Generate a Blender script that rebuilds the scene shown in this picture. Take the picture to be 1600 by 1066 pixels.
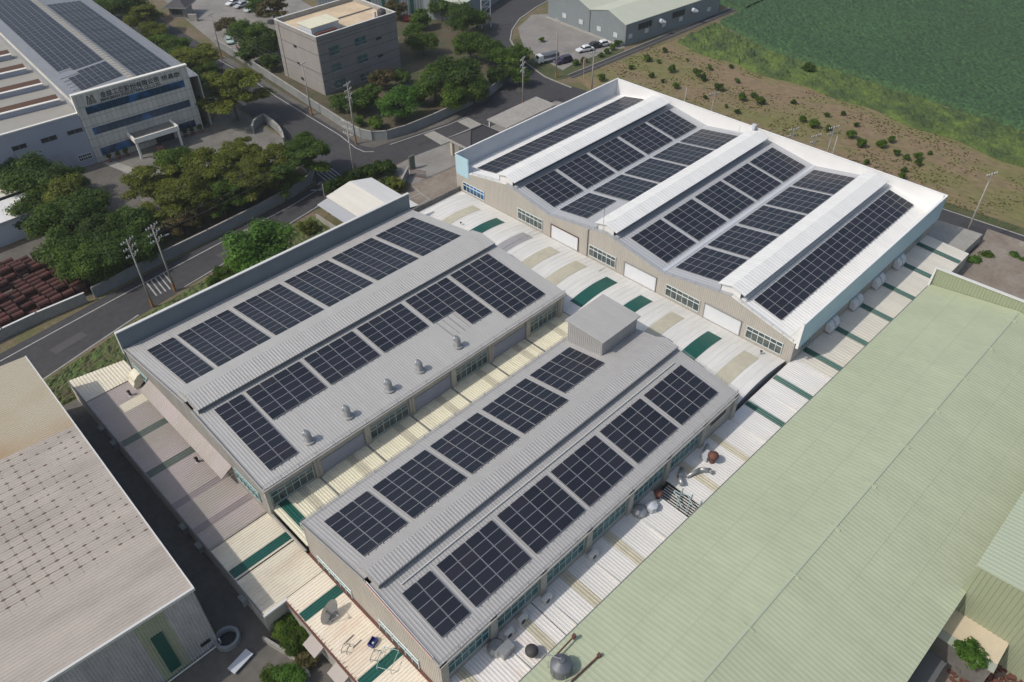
import bpy, math, random
from mathutils import Vector, noise
R = math.radians
sc = bpy.context.scene
for o in list(bpy.data.objects): bpy.data.objects.remove(o)

# ------------------------------------------------------------------ camera
CAM_H = 74.0
FPX = 1232.078
HD, TL, RL = 0.793846, 0.714421, -0.015258
fw = Vector((math.cos(HD)*math.cos(TL), math.sin(HD)*math.cos(TL), -math.sin(TL)))
rt0 = Vector((math.sin(HD), -math.cos(HD), 0)); up0 = rt0.cross(fw)
rt = rt0*math.cos(RL) + up0*math.sin(RL); up = rt.cross(fw)
cam = bpy.data.cameras.new('camera'); camo = bpy.data.objects.new('camera', cam)
sc.collection.objects.link(camo)
from mathutils import Matrix
camo.matrix_world = Matrix(((rt.x, up.x, -fw.x, 0), (rt.y, up.y, -fw.y, 0), (rt.z, up.z, -fw.z, CAM_H), (0, 0, 0, 1)))
cam.sensor_width = 36.0; cam.lens = FPX/1600*36; cam.clip_start = 0.5; cam.clip_end = 6000
sc.camera = camo
# ------------------------------------------------------------------ world + sun
SUN = Vector((-0.84, 0.32, 1.0)).normalized()
w = bpy.data.worlds.new("World"); sc.world = w; w.use_nodes = True
nt = w.node_tree; nt.nodes.clear()
sky = nt.nodes.new('ShaderNodeTexSky'); sky.sky_type = 'NISHITA'; sky.sun_disc = False
sky.sun_elevation = math.asin(SUN.z); sky.sun_rotation = math.atan2(SUN.x, SUN.y)
sky.air_density = 1.3; sky.dust_density = 3.0; sky.ozone_density = 1.0
bg = nt.nodes.new('ShaderNodeBackground'); bg.inputs[1].default_value = 0.115
out = nt.nodes.new('ShaderNodeOutputWorld')
nt.links.new(sky.outputs[0], bg.inputs[0]); nt.links.new(bg.outputs[0], out.inputs[0])
sl = bpy.data.lights.new('sun', 'SUN'); sl.energy = 2.65; sl.angle = R(0.8); sl.color = (1.0, 0.945, 0.865)
so = bpy.data.objects.new('sun', sl); sc.collection.objects.link(so)
so.rotation_euler = (-SUN).to_track_quat('-Z', 'Y').to_euler()
sc.view_settings.view_transform = 'Standard'; sc.view_settings.look = 'None'
sc.view_settings.exposure = 0.02; sc.view_settings.gamma = 1.0
sc.view_settings.use_curve_mapping = False
sc.render.engine = 'CYCLES'
sc.render.resolution_x = 1024; sc.render.resolution_y = 682

# ------------------------------------------------------------------ helpers
def at(u, v, z=0.0):
    """world point at height z seen at photo pixel (u, v) - survey of the site from the photograph"""
    d = rt*((u-800)/FPX) + up*((533-v)/FPX) + fw
    s = (z-CAM_H)/d.z
    return Vector((d.x*s, d.y*s, z))

def tag(o, label=None, cat=None, group=None, kind=None):
    if label: o['label'] = label
    if cat: o['category'] = cat
    if group: o['group'] = group
    if kind: o['kind'] = kind
    return o

WL = {}
def thing(name, label, cat, loc=(0, 0, 0), group=None, rz=0.0):
    o = bpy.data.objects.new(name, None); sc.collection.objects.link(o)
    o.location = loc; o.rotation_euler = (0, 0, rz); o.empty_display_size = 0.5
    WL[o.name] = Vector(loc)
    return tag(o, label, cat, group)

ORD = ['first', 'second', 'third', 'fourth', 'fifth', 'sixth', 'seventh', 'eighth', 'ninth', 'tenth', 'eleventh',
       'twelfth', 'thirteenth', 'fourteenth', 'fifteenth', 'sixteenth', 'seventeenth', 'eighteenth', 'nineteenth',
       'twentieth']
def ordn(i):
    if i < 20: return ORD[i]
    n = i+1
    tens = {2: 'twenty', 3: 'thirty', 4: 'forty', 5: 'fifty', 6: 'sixty'}[n//10]
    if n % 10 == 0: return tens[:-1]+'ieth'
    return tens+'-'+ORD[n % 10-1]

class MB:
    def __init__(s, fr=None):
        s.v = []; s.f = []; s.m = []; s.mi = 0; s.sm = False
        s.fr = fr
    def pt(s, p):
        if s.fr:
            ox, oy, a = s.fr; c, q = math.cos(a), math.sin(a)
            p = (ox+p[0]*c-p[1]*q, oy+p[0]*q+p[1]*c, p[2])
        s.v.append(tuple(p)); return len(s.v)-1
    def face(s, pts):
        s.f.append([s.pt(p) for p in pts]); s.m.append(s.mi)
    def box(s, x0, y0, z0, x1, y1, z1):
        if x0 > x1: x0, x1 = x1, x0
        if y0 > y1: y0, y1 = y1, y0
        if z0 > z1: z0, z1 = z1, z0
        P = [(x0, y0, z0), (x1, y0, z0), (x1, y1, z0), (x0, y1, z0), (x0, y0, z1), (x1, y0, z1), (x1, y1, z1), (x0, y1, z1)]
        i = [s.pt(p) for p in P]
        for q in ((0, 3, 2, 1), (4, 5, 6, 7), (0, 1, 5, 4), (1, 2, 6, 5), (2, 3, 7, 6), (3, 0, 4, 7)):
            s.f.append([i[k] for k in q]); s.m.append(s.mi)
    def hexa(s, b, t):
        i = [s.pt(p) for p in b] + [s.pt(p) for p in t]
        for q in ((0, 3, 2, 1), (4, 5, 6, 7), (0, 1, 5, 4), (1, 2, 6, 5), (2, 3, 7, 6), (3, 0, 4, 7)):
            s.f.append([i[k] for k in q]); s.m.append(s.mi)
    def prism(s, poly, z0, z1):
        n = len(poly)
        b = [s.pt((p[0], p[1], z0)) for p in poly]; t = [s.pt((p[0], p[1], z1)) for p in poly]
        s.f.append(b[::-1]); s.m.append(s.mi); s.f.append(t); s.m.append(s.mi)
        for k in range(n):
            s.f.append([b[k], b[(k+1) % n], t[(k+1) % n], t[k]]); s.m.append(s.mi)
    def slab(s, pts, th):
        """sheet through pts (3d) thickened downwards"""
        n = len(pts)
        t = [s.pt(p) for p in pts]; b = [s.pt((p[0], p[1], p[2]-th)) for p in pts]
        s.f.append(t); s.m.append(s.mi); s.f.append(b[::-1]); s.m.append(s.mi)
        for k in range(n):
            s.f.append([t[k], b[k], b[(k+1) % n], t[(k+1) % n]]); s.m.append(s.mi)
    def tube(s, p0, p1, r0, r1=None, n=8, cap=True):
        r1 = r0 if r1 is None else r1
        p0 = Vector(p0); p1 = Vector(p1); d = (p1-p0).normalized()
        a = d.orthogonal().normalized(); b = d.cross(a)
        i0 = []; i1 = []
        for k in range(n):
            t = 2*math.pi*k/n; o = a*math.cos(t)+b*math.sin(t)
            i0.append(s.pt(p0+o*r0)); i1.append(s.pt(p1+o*r1))
        for k in range(n):
            s.f.append([i0[k], i0[(k+1) % n], i1[(k+1) % n], i1[k]]); s.m.append(s.mi)
        if cap:
            s.f.append(i0[::-1]); s.m.append(s.mi); s.f.append(i1); s.m.append(s.mi)
    def path(s, pts, r, n=6):
        for a, b in zip(pts, pts[1:]): s.tube(a, b, r, r, n)
    def lathe(s, c, prof, n=16):
        rings = []
        for (r, z) in prof:
            rings.append([s.pt((c[0]+r*math.cos(2*math.pi*k/n), c[1]+r*math.sin(2*math.pi*k/n), c[2]+z)) for k in range(n)])
        for a, b in zip(rings, rings[1:]):
            for k in range(n):
                s.f.append([a[k], a[(k+1) % n], b[(k+1) % n], b[k]]); s.m.append(s.mi)
        s.f.append(rings[-1]); s.m.append(s.mi); s.f.append(rings[0][::-1]); s.m.append(s.mi)
    def ribs(s, fA, fB, L, N, pitch, h, wf=0.32):
        """ribbed sheet: strip between curves fA(t), fB(t), t in [0, L]; ribs along A->B"""
        N = Vector(N); n = max(1, round(L/pitch)); p = L/n; pts = []
        for k in range(n):
            t = k*p; w1 = p*wf; sl_ = p*0.12
            pts += [(t, 0), (t+p-w1-2*sl_, 0), (t+p-w1-sl_, h), (t+p-sl_, h)]
        pts.append((L, 0))
        ia = []; ib = []
        for t, hh in pts:
            ia.append(s.pt(Vector(fA(t))+N*hh)); ib.append(s.pt(Vector(fB(t))+N*hh))
        for k in range(len(pts)-1):
            s.f.append([ia[k], ia[k+1], ib[k+1], ib[k]]); s.m.append(s.mi)
    def build(s, name, mats, parent=None, smooth=False, label=None):
        me = bpy.data.meshes.new(name)
        off = WL.get(parent.name, Vector((0, 0, 0))) if parent else Vector((0, 0, 0))
        me.from_pydata([(v[0]-off.x, v[1]-off.y, v[2]-off.z) for v in s.v], [], s.f)
        if not isinstance(mats, (list, tuple)): mats = [mats]
        for m in mats: me.materials.append(m)
        if len(mats) > 1: me.polygons.foreach_set('material_index', s.m)
        if smooth: me.polygons.foreach_set('use_smooth', [True]*len(me.polygons))
        me.update()
        o = bpy.data.objects.new(name, me); sc.collection.objects.link(o)
        if parent: o.parent = parent; WL[o.name] = off
        if label: o['label'] = label
        return o

def struct(name, mb, m, smooth=False):
    o = mb.build(name, m, None, smooth); o['kind'] = 'structure'; return o
def solo(name, mb, m, label, cat, group=None, smooth=False):
    return tag(mb.build(name, m, None, smooth), label, cat, group)
def bb(x0, y0, z0, x1, y1, z1, fr=None):
    m = MB(fr); m.box(x0, y0, z0, x1, y1, z1); return m

def copy_tree(o, parent=None):
    c = o.copy(); sc.collection.objects.link(c)
    if parent: c.parent = parent
    for ch in o.children: copy_tree(ch, c)
    return c

# ------------------------------------------------------------------ materials
def mat(name, col, rough=0.7, metal=0.0, var=0.0, scale=1.0, col2=None, detail=4, bump=0.0, bscale=None,
        stretch=(1, 1, 1), spec=0.5, thresh=None, objrand=0.0, fine=0.0, fscale=8.0):
    m = bpy.data.materials.new(name); m.use_nodes = True
    t = m.node_tree; n = t.nodes; b = n['Principled BSDF']
    b.inputs['Roughness'].default_value = rough; b.inputs['Metallic'].default_value = metal
    b.inputs['Specular IOR Level'].default_value = spec
    c = (*col, 1)
    if var == 0 and col2 is None and objrand == 0 and bump == 0:
        b.inputs['Base Color'].default_value = c; return m
    tc = n.new('ShaderNodeTexCoord'); mp = n.new('ShaderNodeMapping'); mp.inputs['Scale'].default_value = stretch
    t.links.new(tc.outputs['Object'], mp.inputs[0])
    nz = n.new('ShaderNodeTexNoise'); nz.inputs['Scale'].default_value = scale; nz.inputs['Detail'].default_value = detail
    nz.inputs['Roughness'].default_value = 0.65
    t.links.new(mp.outputs[0], nz.inputs[0])
    ramp = n.new('ShaderNodeValToRGB')
    lo, hi = thresh if thresh else (0.3, 0.7)
    ramp.color_ramp.elements[0].position = lo; ramp.color_ramp.elements[1].position = hi
    c2 = col2 if col2 else tuple(x*(1-var) for x in col)
    ramp.color_ramp.elements[0].color = (*c2, 1); ramp.color_ramp.elements[1].color = c
    t.links.new(nz.outputs[0], ramp.inputs[0])
    last = ramp.outputs[0]
    if fine:
        n2 = n.new('ShaderNodeTexNoise'); n2.inputs['Scale'].default_value = fscale; n2.inputs['Detail'].default_value = 3
        t.links.new(mp.outputs[0], n2.inputs[0])
        mr = n.new('ShaderNodeMapRange'); mr.inputs[1].default_value = 0.3; mr.inputs[2].default_value = 0.7
        mr.inputs[3].default_value = 1-fine; mr.inputs[4].default_value = 1+fine
        t.links.new(n2.outputs[0], mr.inputs[0])
        mx = n.new('ShaderNodeVectorMath'); mx.operation = 'SCALE'
        t.links.new(last, mx.inputs[0]); t.links.new(mr.outputs[0], mx.inputs['Scale']); last = mx.outputs[0]
    if objrand:
        oi = n.new('ShaderNodeObjectInfo'); mr = n.new('ShaderNodeMapRange')
        mr.inputs[3].default_value = 1-objrand; mr.inputs[4].default_value = 1+objrand
        t.links.new(oi.outputs['Random'], mr.inputs[0])
        mx = n.new('ShaderNodeVectorMath'); mx.operation = 'SCALE'
        t.links.new(last, mx.inputs[0]); t.links.new(mr.outputs[0], mx.inputs['Scale']); last = mx.outputs[0]
    t.links.new(last, b.inputs['Base Color'])
    if bump:
        nb = n.new('ShaderNodeTexNoise'); nb.inputs['Scale'].default_value = bscale or scale*6
        nb.inputs['Detail'].default_value = 4; t.links.new(mp.outputs[0], nb.inputs[0])
        bp = n.new('ShaderNodeBump'); bp.inputs['Strength'].default_value = bump; bp.inputs['Distance'].default_value = 0.2
        t.links.new(nb.outputs[0], bp.inputs['Height']); t.links.new(bp.outputs[0], b.inputs['Normal'])
    return m

M = {}
ST = (1.0, 0.12, 1.0)      # streaks running down the roof slope (y)
M['roof_a'] = mat('grey_roof_sheet', (0.405, 0.40, 0.39), 0.6, 0.0, 0.10, 0.9, stretch=ST, fine=0.05)
M['roof_b'] = mat('grey_roof_sheet_south', (0.37, 0.365, 0.36), 0.6, 0.0, 0.10, 0.9, stretch=ST, fine=0.05)
M['white_roof'] = mat('white_roof_sheet', (0.75, 0.75, 0.735), 0.5, 0, 0.12, 0.7, stretch=ST, fine=0.02)
M['white_panel'] = mat('white_parapet_panel', (0.79, 0.79, 0.785), 0.5, 0, 0.06, 0.3)
M['grey_mem'] = mat('grey_valley_sheet', (0.42, 0.43, 0.45), 0.55, 0.1, 0.08, 0.8, stretch=ST)
M['parapet_dark'] = mat('blue_grey_parapet_panel', (0.155, 0.19, 0.215), 0.6, 0, 0.14, 0.35, stretch=(1, 1, .3))
M['parapet_in'] = mat('pale_grey_parapet_panel', (0.50, 0.53, 0.57), 0.6, 0, 0.06, 0.3)
M['trim'] = mat('pale_trim', (0.62, 0.62, 0.60), 0.5)
M['trim_dark'] = mat('dark_trim', (0.14, 0.145, 0.15), 0.5)
M['blue_panel'] = mat('sky_blue_fascia', (0.42, 0.60, 0.68), 0.5, 0, 0.07, 0.5)
M['wall_tan'] = mat('beige_wall_sheet', (0.46, 0.43, 0.38), 0.7, 0, 0.12, 0.5, stretch=(1, 1, 0.2), fine=0.04)
M['wall_grey'] = mat('weathered_grey_wall', (0.42, 0.40, 0.36), 0.75, 0, 0.22, 0.5, stretch=(1, 1, 0.25), fine=0.07)
M['shutter'] = mat('white_shutter', (0.62, 0.64, 0.66), 0.5, 0, 0.06, 0.8)
M['shutter_grey'] = mat('blue_grey_shutter', (0.33, 0.34, 0.40), 0.5, 0, 0.10, 0.8)
M['win_white'] = mat('window_frame_white', (0.62, 0.68, 0.67), 0.5)
M['win_teal'] = mat('window_frame_teal', (0.34, 0.46, 0.46), 0.5)
M['glass'] = mat('dark_glass', (0.035, 0.055, 0.06), 0.12, 0, 0.5, 0.9, col2=(0.10, 0.11, 0.10), thresh=(0.42, 0.58), spec=0.6)
M['glass_teal'] = mat('teal_glass', (0.03, 0.10, 0.11), 0.15, 0, 0.5, 0.9, col2=(0.09, 0.16, 0.16), thresh=(0.42, 0.6))
M['glass_blue'] = mat('blue_glass', (0.012, 0.045, 0.095), 0.10, 0, 0.5, 0.25, col2=(0.02, 0.13, 0.33), thresh=(0.34, 0.46), detail=1)
M['white_low'] = mat('white_annex_roof', (0.72, 0.71, 0.69), 0.55, 0, 0.16, 0.5, stretch=ST, fine=0.03, fscale=3)
M['white_old'] = mat('stained_white_roof', (0.70, 0.68, 0.66), 0.6, 0, 0.1, 0.5, col2=(0.60, 0.50, 0.42), stretch=(1.2, .16, 1), thresh=(0.25, 0.48), fine=0.05)
M['cream_east'] = mat('cream_leanto_roof', (0.68, 0.65, 0.575), 0.6, 0, 0.14, 0.5, stretch=ST, fine=0.03)
M['cream'] = mat('cream_roof', (0.68, 0.65, 0.50), 0.6, 0, 0.10, 0.5, col2=(0.56, 0.52, 0.40), stretch=ST, thresh=(0.28, 0.5), fine=0.05)
M['cream_w'] = mat('worn_cream_roof', (0.66, 0.61, 0.49), 0.65, 0, 0.1, 0.35, col2=(0.55, 0.47, 0.37), stretch=(.3, 1, 1), thresh=(0.3, 0.5), fine=0.06)
M['mauve'] = mat('faded_mauve_roof', (0.385, 0.335, 0.325), 0.6, 0, 0.12, 0.22, col2=(0.33, 0.30, 0.26), stretch=(.5, 1, 1), thresh=(0.35, 0.6), fine=0.04)
M['mauve_dk'] = mat('dull_mauve_skylight', (0.27, 0.235, 0.235), 0.6, 0, 0.15, 0.8)
M['green_strip'] = mat('dark_green_skylight', (0.012, 0.095, 0.075), 0.4, 0, 0.2, 1.0, fine=0.1)
M['green_dull'] = mat('faded_green_skylight', (0.11, 0.135, 0.115), 0.5, 0, 0.2, 1.0)
M['tan_strip'] = mat('tan_skylight', (0.52, 0.49, 0.38), 0.5, 0, 0.18, 0.8, fine=0.05)
M['grey_strip'] = mat('grey_skylight', (0.36, 0.35, 0.36), 0.5, 0, 0.12, 0.8, fine=0.05)
M['green_roof'] = mat('pale_green_roof', (0.41, 0.455, 0.315), 0.6, 0, 0.13, 0.22, stretch=(1, .5, 1), fine=0.03, fscale=1.5)
M['green_roof2'] = mat('pale_green_roof_b', (0.40, 0.455, 0.335), 0.6, 0, 0.08, 0.12)
M['green_lap'] = mat('green_roof_lap', (0.385, 0.435, 0.31), 0.7)
M['green_wall'] = mat('olive_green_wall', (0.30, 0.335, 0.225), 0.6, 0, 0.06, 0.3)
M['metal'] = mat('galvanised_metal', (0.42, 0.43, 0.43), 0.4, 0.55, 0.2, 1.5)
M['rusty'] = mat('rusty_metal', (0.20, 0.075, 0.05), 0.75, 0.2, 0.4, 3.0, col2=(0.09, 0.05, 0.045))
M['rust_drum'] = mat('rust_brown_drum', (0.115, 0.035, 0.027), 0.8, 0.0, 0.4, 1.2, col2=(0.055, 0.027, 0.022), objrand=0.35)
M['drum_end'] = mat('drum_end', (0.05, 0.025, 0.02), 0.8, 0, 0.3, 2.0)
M['rail'] = mat('rail_steel', (0.33, 0.33, 0.33), 0.5, 0.4)
M['dark'] = mat('dark_void', (0.02, 0.022, 0.025), 0.6)
M['louver'] = mat('louver_dark', (0.09, 0.11, 0.13), 0.6, 0.1, 0.3, 1.0, stretch=(.3, 1, 3))
M['conc'] = mat('concrete', (0.205, 0.195, 0.175), 0.85, 0, 0.4, 0.22, fine=0.12, fscale=2.0)
M['conc_pale'] = mat('pale_concrete', (0.34, 0.325, 0.295), 0.85, 0, 0.2, 0.4, fine=0.1, fscale=2.0)
M['conc_wall'] = mat('grey_block_wall', (0.25, 0.265, 0.265), 0.85, 0, 0.25, 0.5, fine=0.06)
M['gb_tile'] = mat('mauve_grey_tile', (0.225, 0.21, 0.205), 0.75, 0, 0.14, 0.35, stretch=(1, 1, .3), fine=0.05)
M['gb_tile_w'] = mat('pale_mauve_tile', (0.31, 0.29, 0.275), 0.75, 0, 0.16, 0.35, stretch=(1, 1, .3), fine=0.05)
M['tan_roof'] = mat('tan_flat_roof', (0.62, 0.49, 0.33), 0.8, 0, 0.14, 0.25, col2=(0.48, 0.37, 0.26), thresh=(.3, .6), fine=0.05)
M['blue_grey_wall'] = mat('blue_grey_sheet_wall', (0.215, 0.245, 0.26), 0.6, 0, 0.08, 0.4)
M['pale_green_roof'] = mat('grey_green_roof', (0.50, 0.52, 0.43), 0.55, 0, 0.06, 0.3)
M['facade'] = mat('stained_white_tile', (0.62, 0.60, 0.54), 0.7, 0, 0.25, 0.6, stretch=(1, 1, .25), fine=0.08)
M['facade_trim'] = mat('white_cap', (0.74, 0.72, 0.66), 0.6)
M['wing_wall'] = mat('lavender_grey_wall', (0.35, 0.365, 0.43), 0.7, 0, 0.07, 0.4)
M['plant_roof'] = mat('plant_grey_roof', (0.27, 0.285, 0.31), 0.5, 0.2, 0.12, 0.4)
M['wing_roof'] = mat('plant_wing_roof', (0.33, 0.315, 0.28), 0.65, 0, 0.08, 0.3, fine=.04)
M['brown'] = mat('brown_louver', (0.11, 0.055, 0.035), 0.7)
M['letters'] = mat('sign_letters', (0.045, 0.06, 0.075), 0.5)
M['bronze'] = mat('bronze_logo', (0.12, 0.10, 0.085), 0.5)
M['tan_pale'] = mat('sandy_flat_roof', (0.60, 0.51, 0.37), 0.8, 0, 0.12, 0.6, fine=0.06)
M['green_dull2'] = mat('grey_green_sheet', (0.36, 0.39, 0.33), 0.7, 0, 0.1, 0.5)
M['slate'] = mat('dark_slate_roof', (0.06, 0.057, 0.062), 0.7, 0, 0.2, 1.2)
M['pole'] = mat('concrete_pole', (0.34, 0.32, 0.29), 0.8, 0, 0.15, 1.0)
M['pole_base'] = mat('yellow_black_band', (0.36, 0.17, 0.05), 0.7, 0, 0.3, 3.0)
M['porc'] = mat('porcelain', (0.60, 0.60, 0.60), 0.3)
M['wire'] = mat('cable', (0.08, 0.08, 0.08), 0.6)
M['white_paint'] = mat('white_paint', (0.78, 0.78, 0.78), 0.35)
M['line_paint'] = mat('road_line_paint', (0.40, 0.40, 0.38), 0.8, 0, 0.3, 1.5)
M['tyre'] = mat('tyre', (0.02, 0.02, 0.02), 0.8)
M['car_glass'] = mat('car_glass', (0.02, 0.025, 0.03), 0.1)
M['trunk'] = mat('bark', (0.11, 0.085, 0.06), 0.9, 0, 0.3, 3.0)
M['pot'] = mat('clay_pot', (0.22, 0.09, 0.07), 0.7)
M['blue'] = mat('blue_plastic', (0.03, 0.04, 0.20), 0.4)
M['tank'] = mat('grey_tank_steel', (0.16, 0.17, 0.19), 0.45, 0.3, 0.15, 1.0)
M['salmon'] = mat('salmon_pipe', (0.62, 0.38, 0.32), 0.6)
M['hazel'] = mat('dry_grass_tuft', (0.16, 0.12, 0.06), 0.9)

def leafmat(name, c1, c2, rnd=0.25):
    m = mat(name, c1, 0.6, 0, 0, 0.55, col2=c2, thresh=(0.35, 0.65), objrand=rnd, spec=0.2, fine=0.25, fscale=2.5)
    b = m.node_tree.nodes['Principled BSDF']
    tr = m.node_tree.nodes.new('ShaderNodeBsdfTranslucent'); mx = m.node_tree.nodes.new('ShaderNodeMixShader')
    tr.inputs[0].default_value = (c1[0]*1.6, c1[1]*1.6, c1[2], 1); mx.inputs[0].default_value = 0.38
    o = m.node_tree.nodes['Material Output']
    m.node_tree.links.new(b.outputs[0], mx.inputs[1]); m.node_tree.links.new(tr.outputs[0], mx.inputs[2])
    m.node_tree.links.new(mx.outputs[0], o.inputs[0]); return m
M['leaf_dark'] = leafmat('leaf_dark', (0.074, 0.122, 0.017), (0.030, 0.060, 0.012))
M['leaf_mid'] = leafmat('leaf_mid', (0.105, 0.165, 0.020), (0.042, 0.082, 0.014))
M['leaf_olive'] = leafmat('leaf_olive', (0.165, 0.185, 0.028), (0.074, 0.094, 0.018))
M['leaf_bright'] = leafmat('leaf_bright', (0.10, 0.20, 0.028), (0.048, 0.11, 0.020))
M['leaf_rust'] = leafmat('leaf_rust', (0.14, 0.105, 0.045), (0.07, 0.075, 0.03))

M['weed'] = leafmat('weed', (0.17, 0.18, 0.055), (0.10, 0.12, 0.035))
# solar module material: dark cells with a fine pale grid
def panel_mat():
    m = bpy.data.materials.new('solar_cells'); m.use_nodes = True; t = m.node_tree; n = t.nodes
    b = n['Principled BSDF']; b.inputs['Roughness'].default_value = 0.32; b.inputs['Specular IOR Level'].default_value = 0.24
    tc = n.new('ShaderNodeTexCoord'); sep = n.new('ShaderNodeSeparateXYZ'); t.links.new(tc.outputs['Object'], sep.inputs[0])
    outs = []
    for ax, per, wd in (('X', 1.70/10, 0.07), ('Y', 1.06/6, 0.09)):
        a = n.new('ShaderNodeMath'); a.operation = 'DIVIDE'; a.inputs[1].default_value = per; t.links.new(sep.outputs[ax], a.inputs[0])
        fr = n.new('ShaderNodeMath'); fr.operation = 'FRACT'; t.links.new(a.outputs[0], fr.inputs[0])
        lt = n.new('ShaderNodeMath'); lt.operation = 'LESS_THAN'; lt.inputs[1].default_value = wd; t.links.new(fr.outputs[0], lt.inputs[0])
        outs.append(lt)
    mxm = n.new('ShaderNodeMath'); mxm.operation = 'MAXIMUM'; t.links.new(outs[0].outputs[0], mxm.inputs[0]); t.links.new(outs[1].outputs[0], mxm.inputs[1])
    oi = n.new('ShaderNodeObjectInfo'); rp = n.new('ShaderNodeValToRGB')
    e = rp.color_ramp.elements; e[0].color = (0.007, 0.0085, 0.016, 1); e[1].color = (0.017, 0.016, 0.025, 1)
    x = e.new(0.5); x.color = (0.010, 0.014, 0.022, 1)
    t.links.new(oi.outputs['Random'], rp.inputs[0])
    mix = n.new('ShaderNodeMix'); mix.data_type = 'RGBA'
    t.links.new(mxm.outputs[0], mix.inputs[0]); t.links.new(rp.outputs[0], mix.inputs[6]); mix.inputs[7].default_value = (0.075, 0.08, 0.10, 1)
    t.links.new(mix.outputs[2], b.inputs['Base Color']); return m
M['cells'] = panel_mat()
M['pframe'] = mat('module_frame', (0.33, 0.34, 0.355), 0.45, 0.3)

# rusted warehouse roof: rows of screw-rust blots
def rust_roof_mat():
    m = mat('rusted_roof_sheet', (0.475, 0.42, 0.365), 0.7, 0, 0.26, 0.35, fine=0.04, stretch=(.35, 1, 1))
    t = m.node_tree; n = t.nodes; b = n['Principled BSDF']; src = b.inputs['Base Color'].links[0].from_socket
    tc = n.new('ShaderNodeTexCoord'); sep = n.new('ShaderNodeSeparateXYZ'); t.links.new(tc.outputs['Object'], sep.inputs[0])
    def math_(op, a, bb_=None):
        q = n.new('ShaderNodeMath'); q.operation = op
        for i, z in enumerate((a, bb_)):
            if z is None: continue
            if isinstance(z, (int, float)): q.inputs[i].default_value = z
            else: t.links.new(z, q.inputs[i])
        return q.outputs[0]
    nz = n.new('ShaderNodeTexNoise'); nz.inputs['Scale'].default_value = 1.1; nz.inputs['Detail'].default_value = 6
    t.links.new(tc.outputs['Object'], nz.inputs[0])
    big = n.new('ShaderNodeTexNoise'); big.inputs['Scale'].default_value = 0.09; big.inputs['Detail'].default_value = 3
    t.links.new(tc.outputs['Object'], big.inputs[0])
    def dist(sock, per):
        f = math_('FRACT', math_('DIVIDE', sock, per)); return math_('MULTIPLY', math_('ABSOLUTE', math_('SUBTRACT', f, 0.5)), per)
    dx = dist(math_('ADD', sep.outputs['X'], math_('MULTIPLY', sep.outputs['Y'], 0.0)), 1.25); dy = dist(sep.outputs['Y'], 1.08)
    # blot: elongated along x (down slope)
    e1 = math_('POWER', math_('DIVIDE', dx, 0.24), 2); e2 = math_('POWER', math_('DIVIDE', dy, 0.12), 2)
    blot = math_('SUBTRACT', 1.0, math_('ADD', e1, e2))
    line = math_('MAXIMUM', math_('MULTIPLY', math_('SUBTRACT', 1.0, math_('DIVIDE', dy, 0.05)), 0.22), math_('MULTIPLY', math_('SUBTRACT', 1.0, math_('DIVIDE', dx, 0.05)), 0.15))
    k = math_('MAXIMUM', blot, line)
    # zones
    gx = math_('MULTIPLY', math_('SUBTRACT', 3.0, sep.outputs['X']), 0.10)       # more rust towards the ridge
    zone = math_('ADD', math_('MULTIPLY', math_('SUBTRACT', nz.outputs[0], 0.5), 6.5), math_('ADD', gx, 0.75))
    cutS = math_('MULTIPLY', math_('GREATER_THAN', sep.outputs['Y'], -2.6), math_('LESS_THAN', sep.outputs['Y'], 17.4))
    fac = math_('MULTIPLY', math_('MINIMUM', math_('MAXIMUM', math_('MULTIPLY', math_('MULTIPLY', k, math_('MAXIMUM', zone, 0.0)), 2.2), 0.0), 0.92), cutS)
    mix = n.new('ShaderNodeMix'); mix.data_type = 'RGBA'
    # north part is yellow-stained
    yel = n.new('ShaderNodeMix'); yel.data_type = 'RGBA'
    isn = math_('GREATER_THAN', sep.outputs['Y'], 17.4)
    rmp = n.new('ShaderNodeValToRGB'); rmp.color_ramp.elements[0].color = (0.44, 0.39, 0.29, 1); rmp.color_ramp.elements[1].color = (0.38, 0.27, 0.16, 1)
    rmp.color_ramp.elements[0].position = 0.45; rmp.color_ramp.elements[1].position = 0.75
    t.links.new(math_('ADD', big.outputs[0], math_('MULTIPLY', gx, 0.16)), rmp.inputs[0])
    t.links.new(isn, yel.inputs[0]); t.links.new(src, yel.inputs[6]); t.links.new(rmp.outputs[0], yel.inputs[7])
    t.links.new(fac, mix.inputs[0]); t.links.new(yel.outputs[2], mix.inputs[6]); mix.inputs[7].default_value = (0.11, 0.065, 0.045, 1)
    t.links.new(mix.outputs[2], b.inputs['Base Color']); return m
M['rust_roof'] = rust_roof_mat()

M['asphalt'] = mat('asphalt', (0.056, 0.054, 0.057), 0.85, 0, 0.30, 0.10, fine=0.14, fscale=1.2)
M['yard'] = mat('brown_concrete_yard', (0.255, 0.225, 0.185), 0.9, 0, 0.3, 0.25, col2=(0.19, 0.15, 0.12), thresh=(.35, .65), fine=0.10, fscale=1.5)
M['lot'] = mat('pale_parking_concrete', (0.265, 0.25, 0.232), 0.9, 0, 0.3, 0.2, fine=0.06, fscale=1.0)
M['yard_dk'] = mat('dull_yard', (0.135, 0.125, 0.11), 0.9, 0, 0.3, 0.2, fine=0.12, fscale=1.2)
M['soil'] = mat('dry_soil', (0.17, 0.125, 0.085), 0.95, 0, 0.1, 0.14, col2=(0.115, 0.11, 0.045), thresh=(.42, .62), fine=0.18, fscale=1.6, bump=0.5, bscale=1.2)
M['verge'] = mat('rough_verge', (0.085, 0.085, 0.035), 0.95, 0, 0.1, 0.3, col2=(0.05, 0.07, 0.022), thresh=(.4, .6), fine=0.25, fscale=3, bump=0.8, bscale=3)
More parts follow.
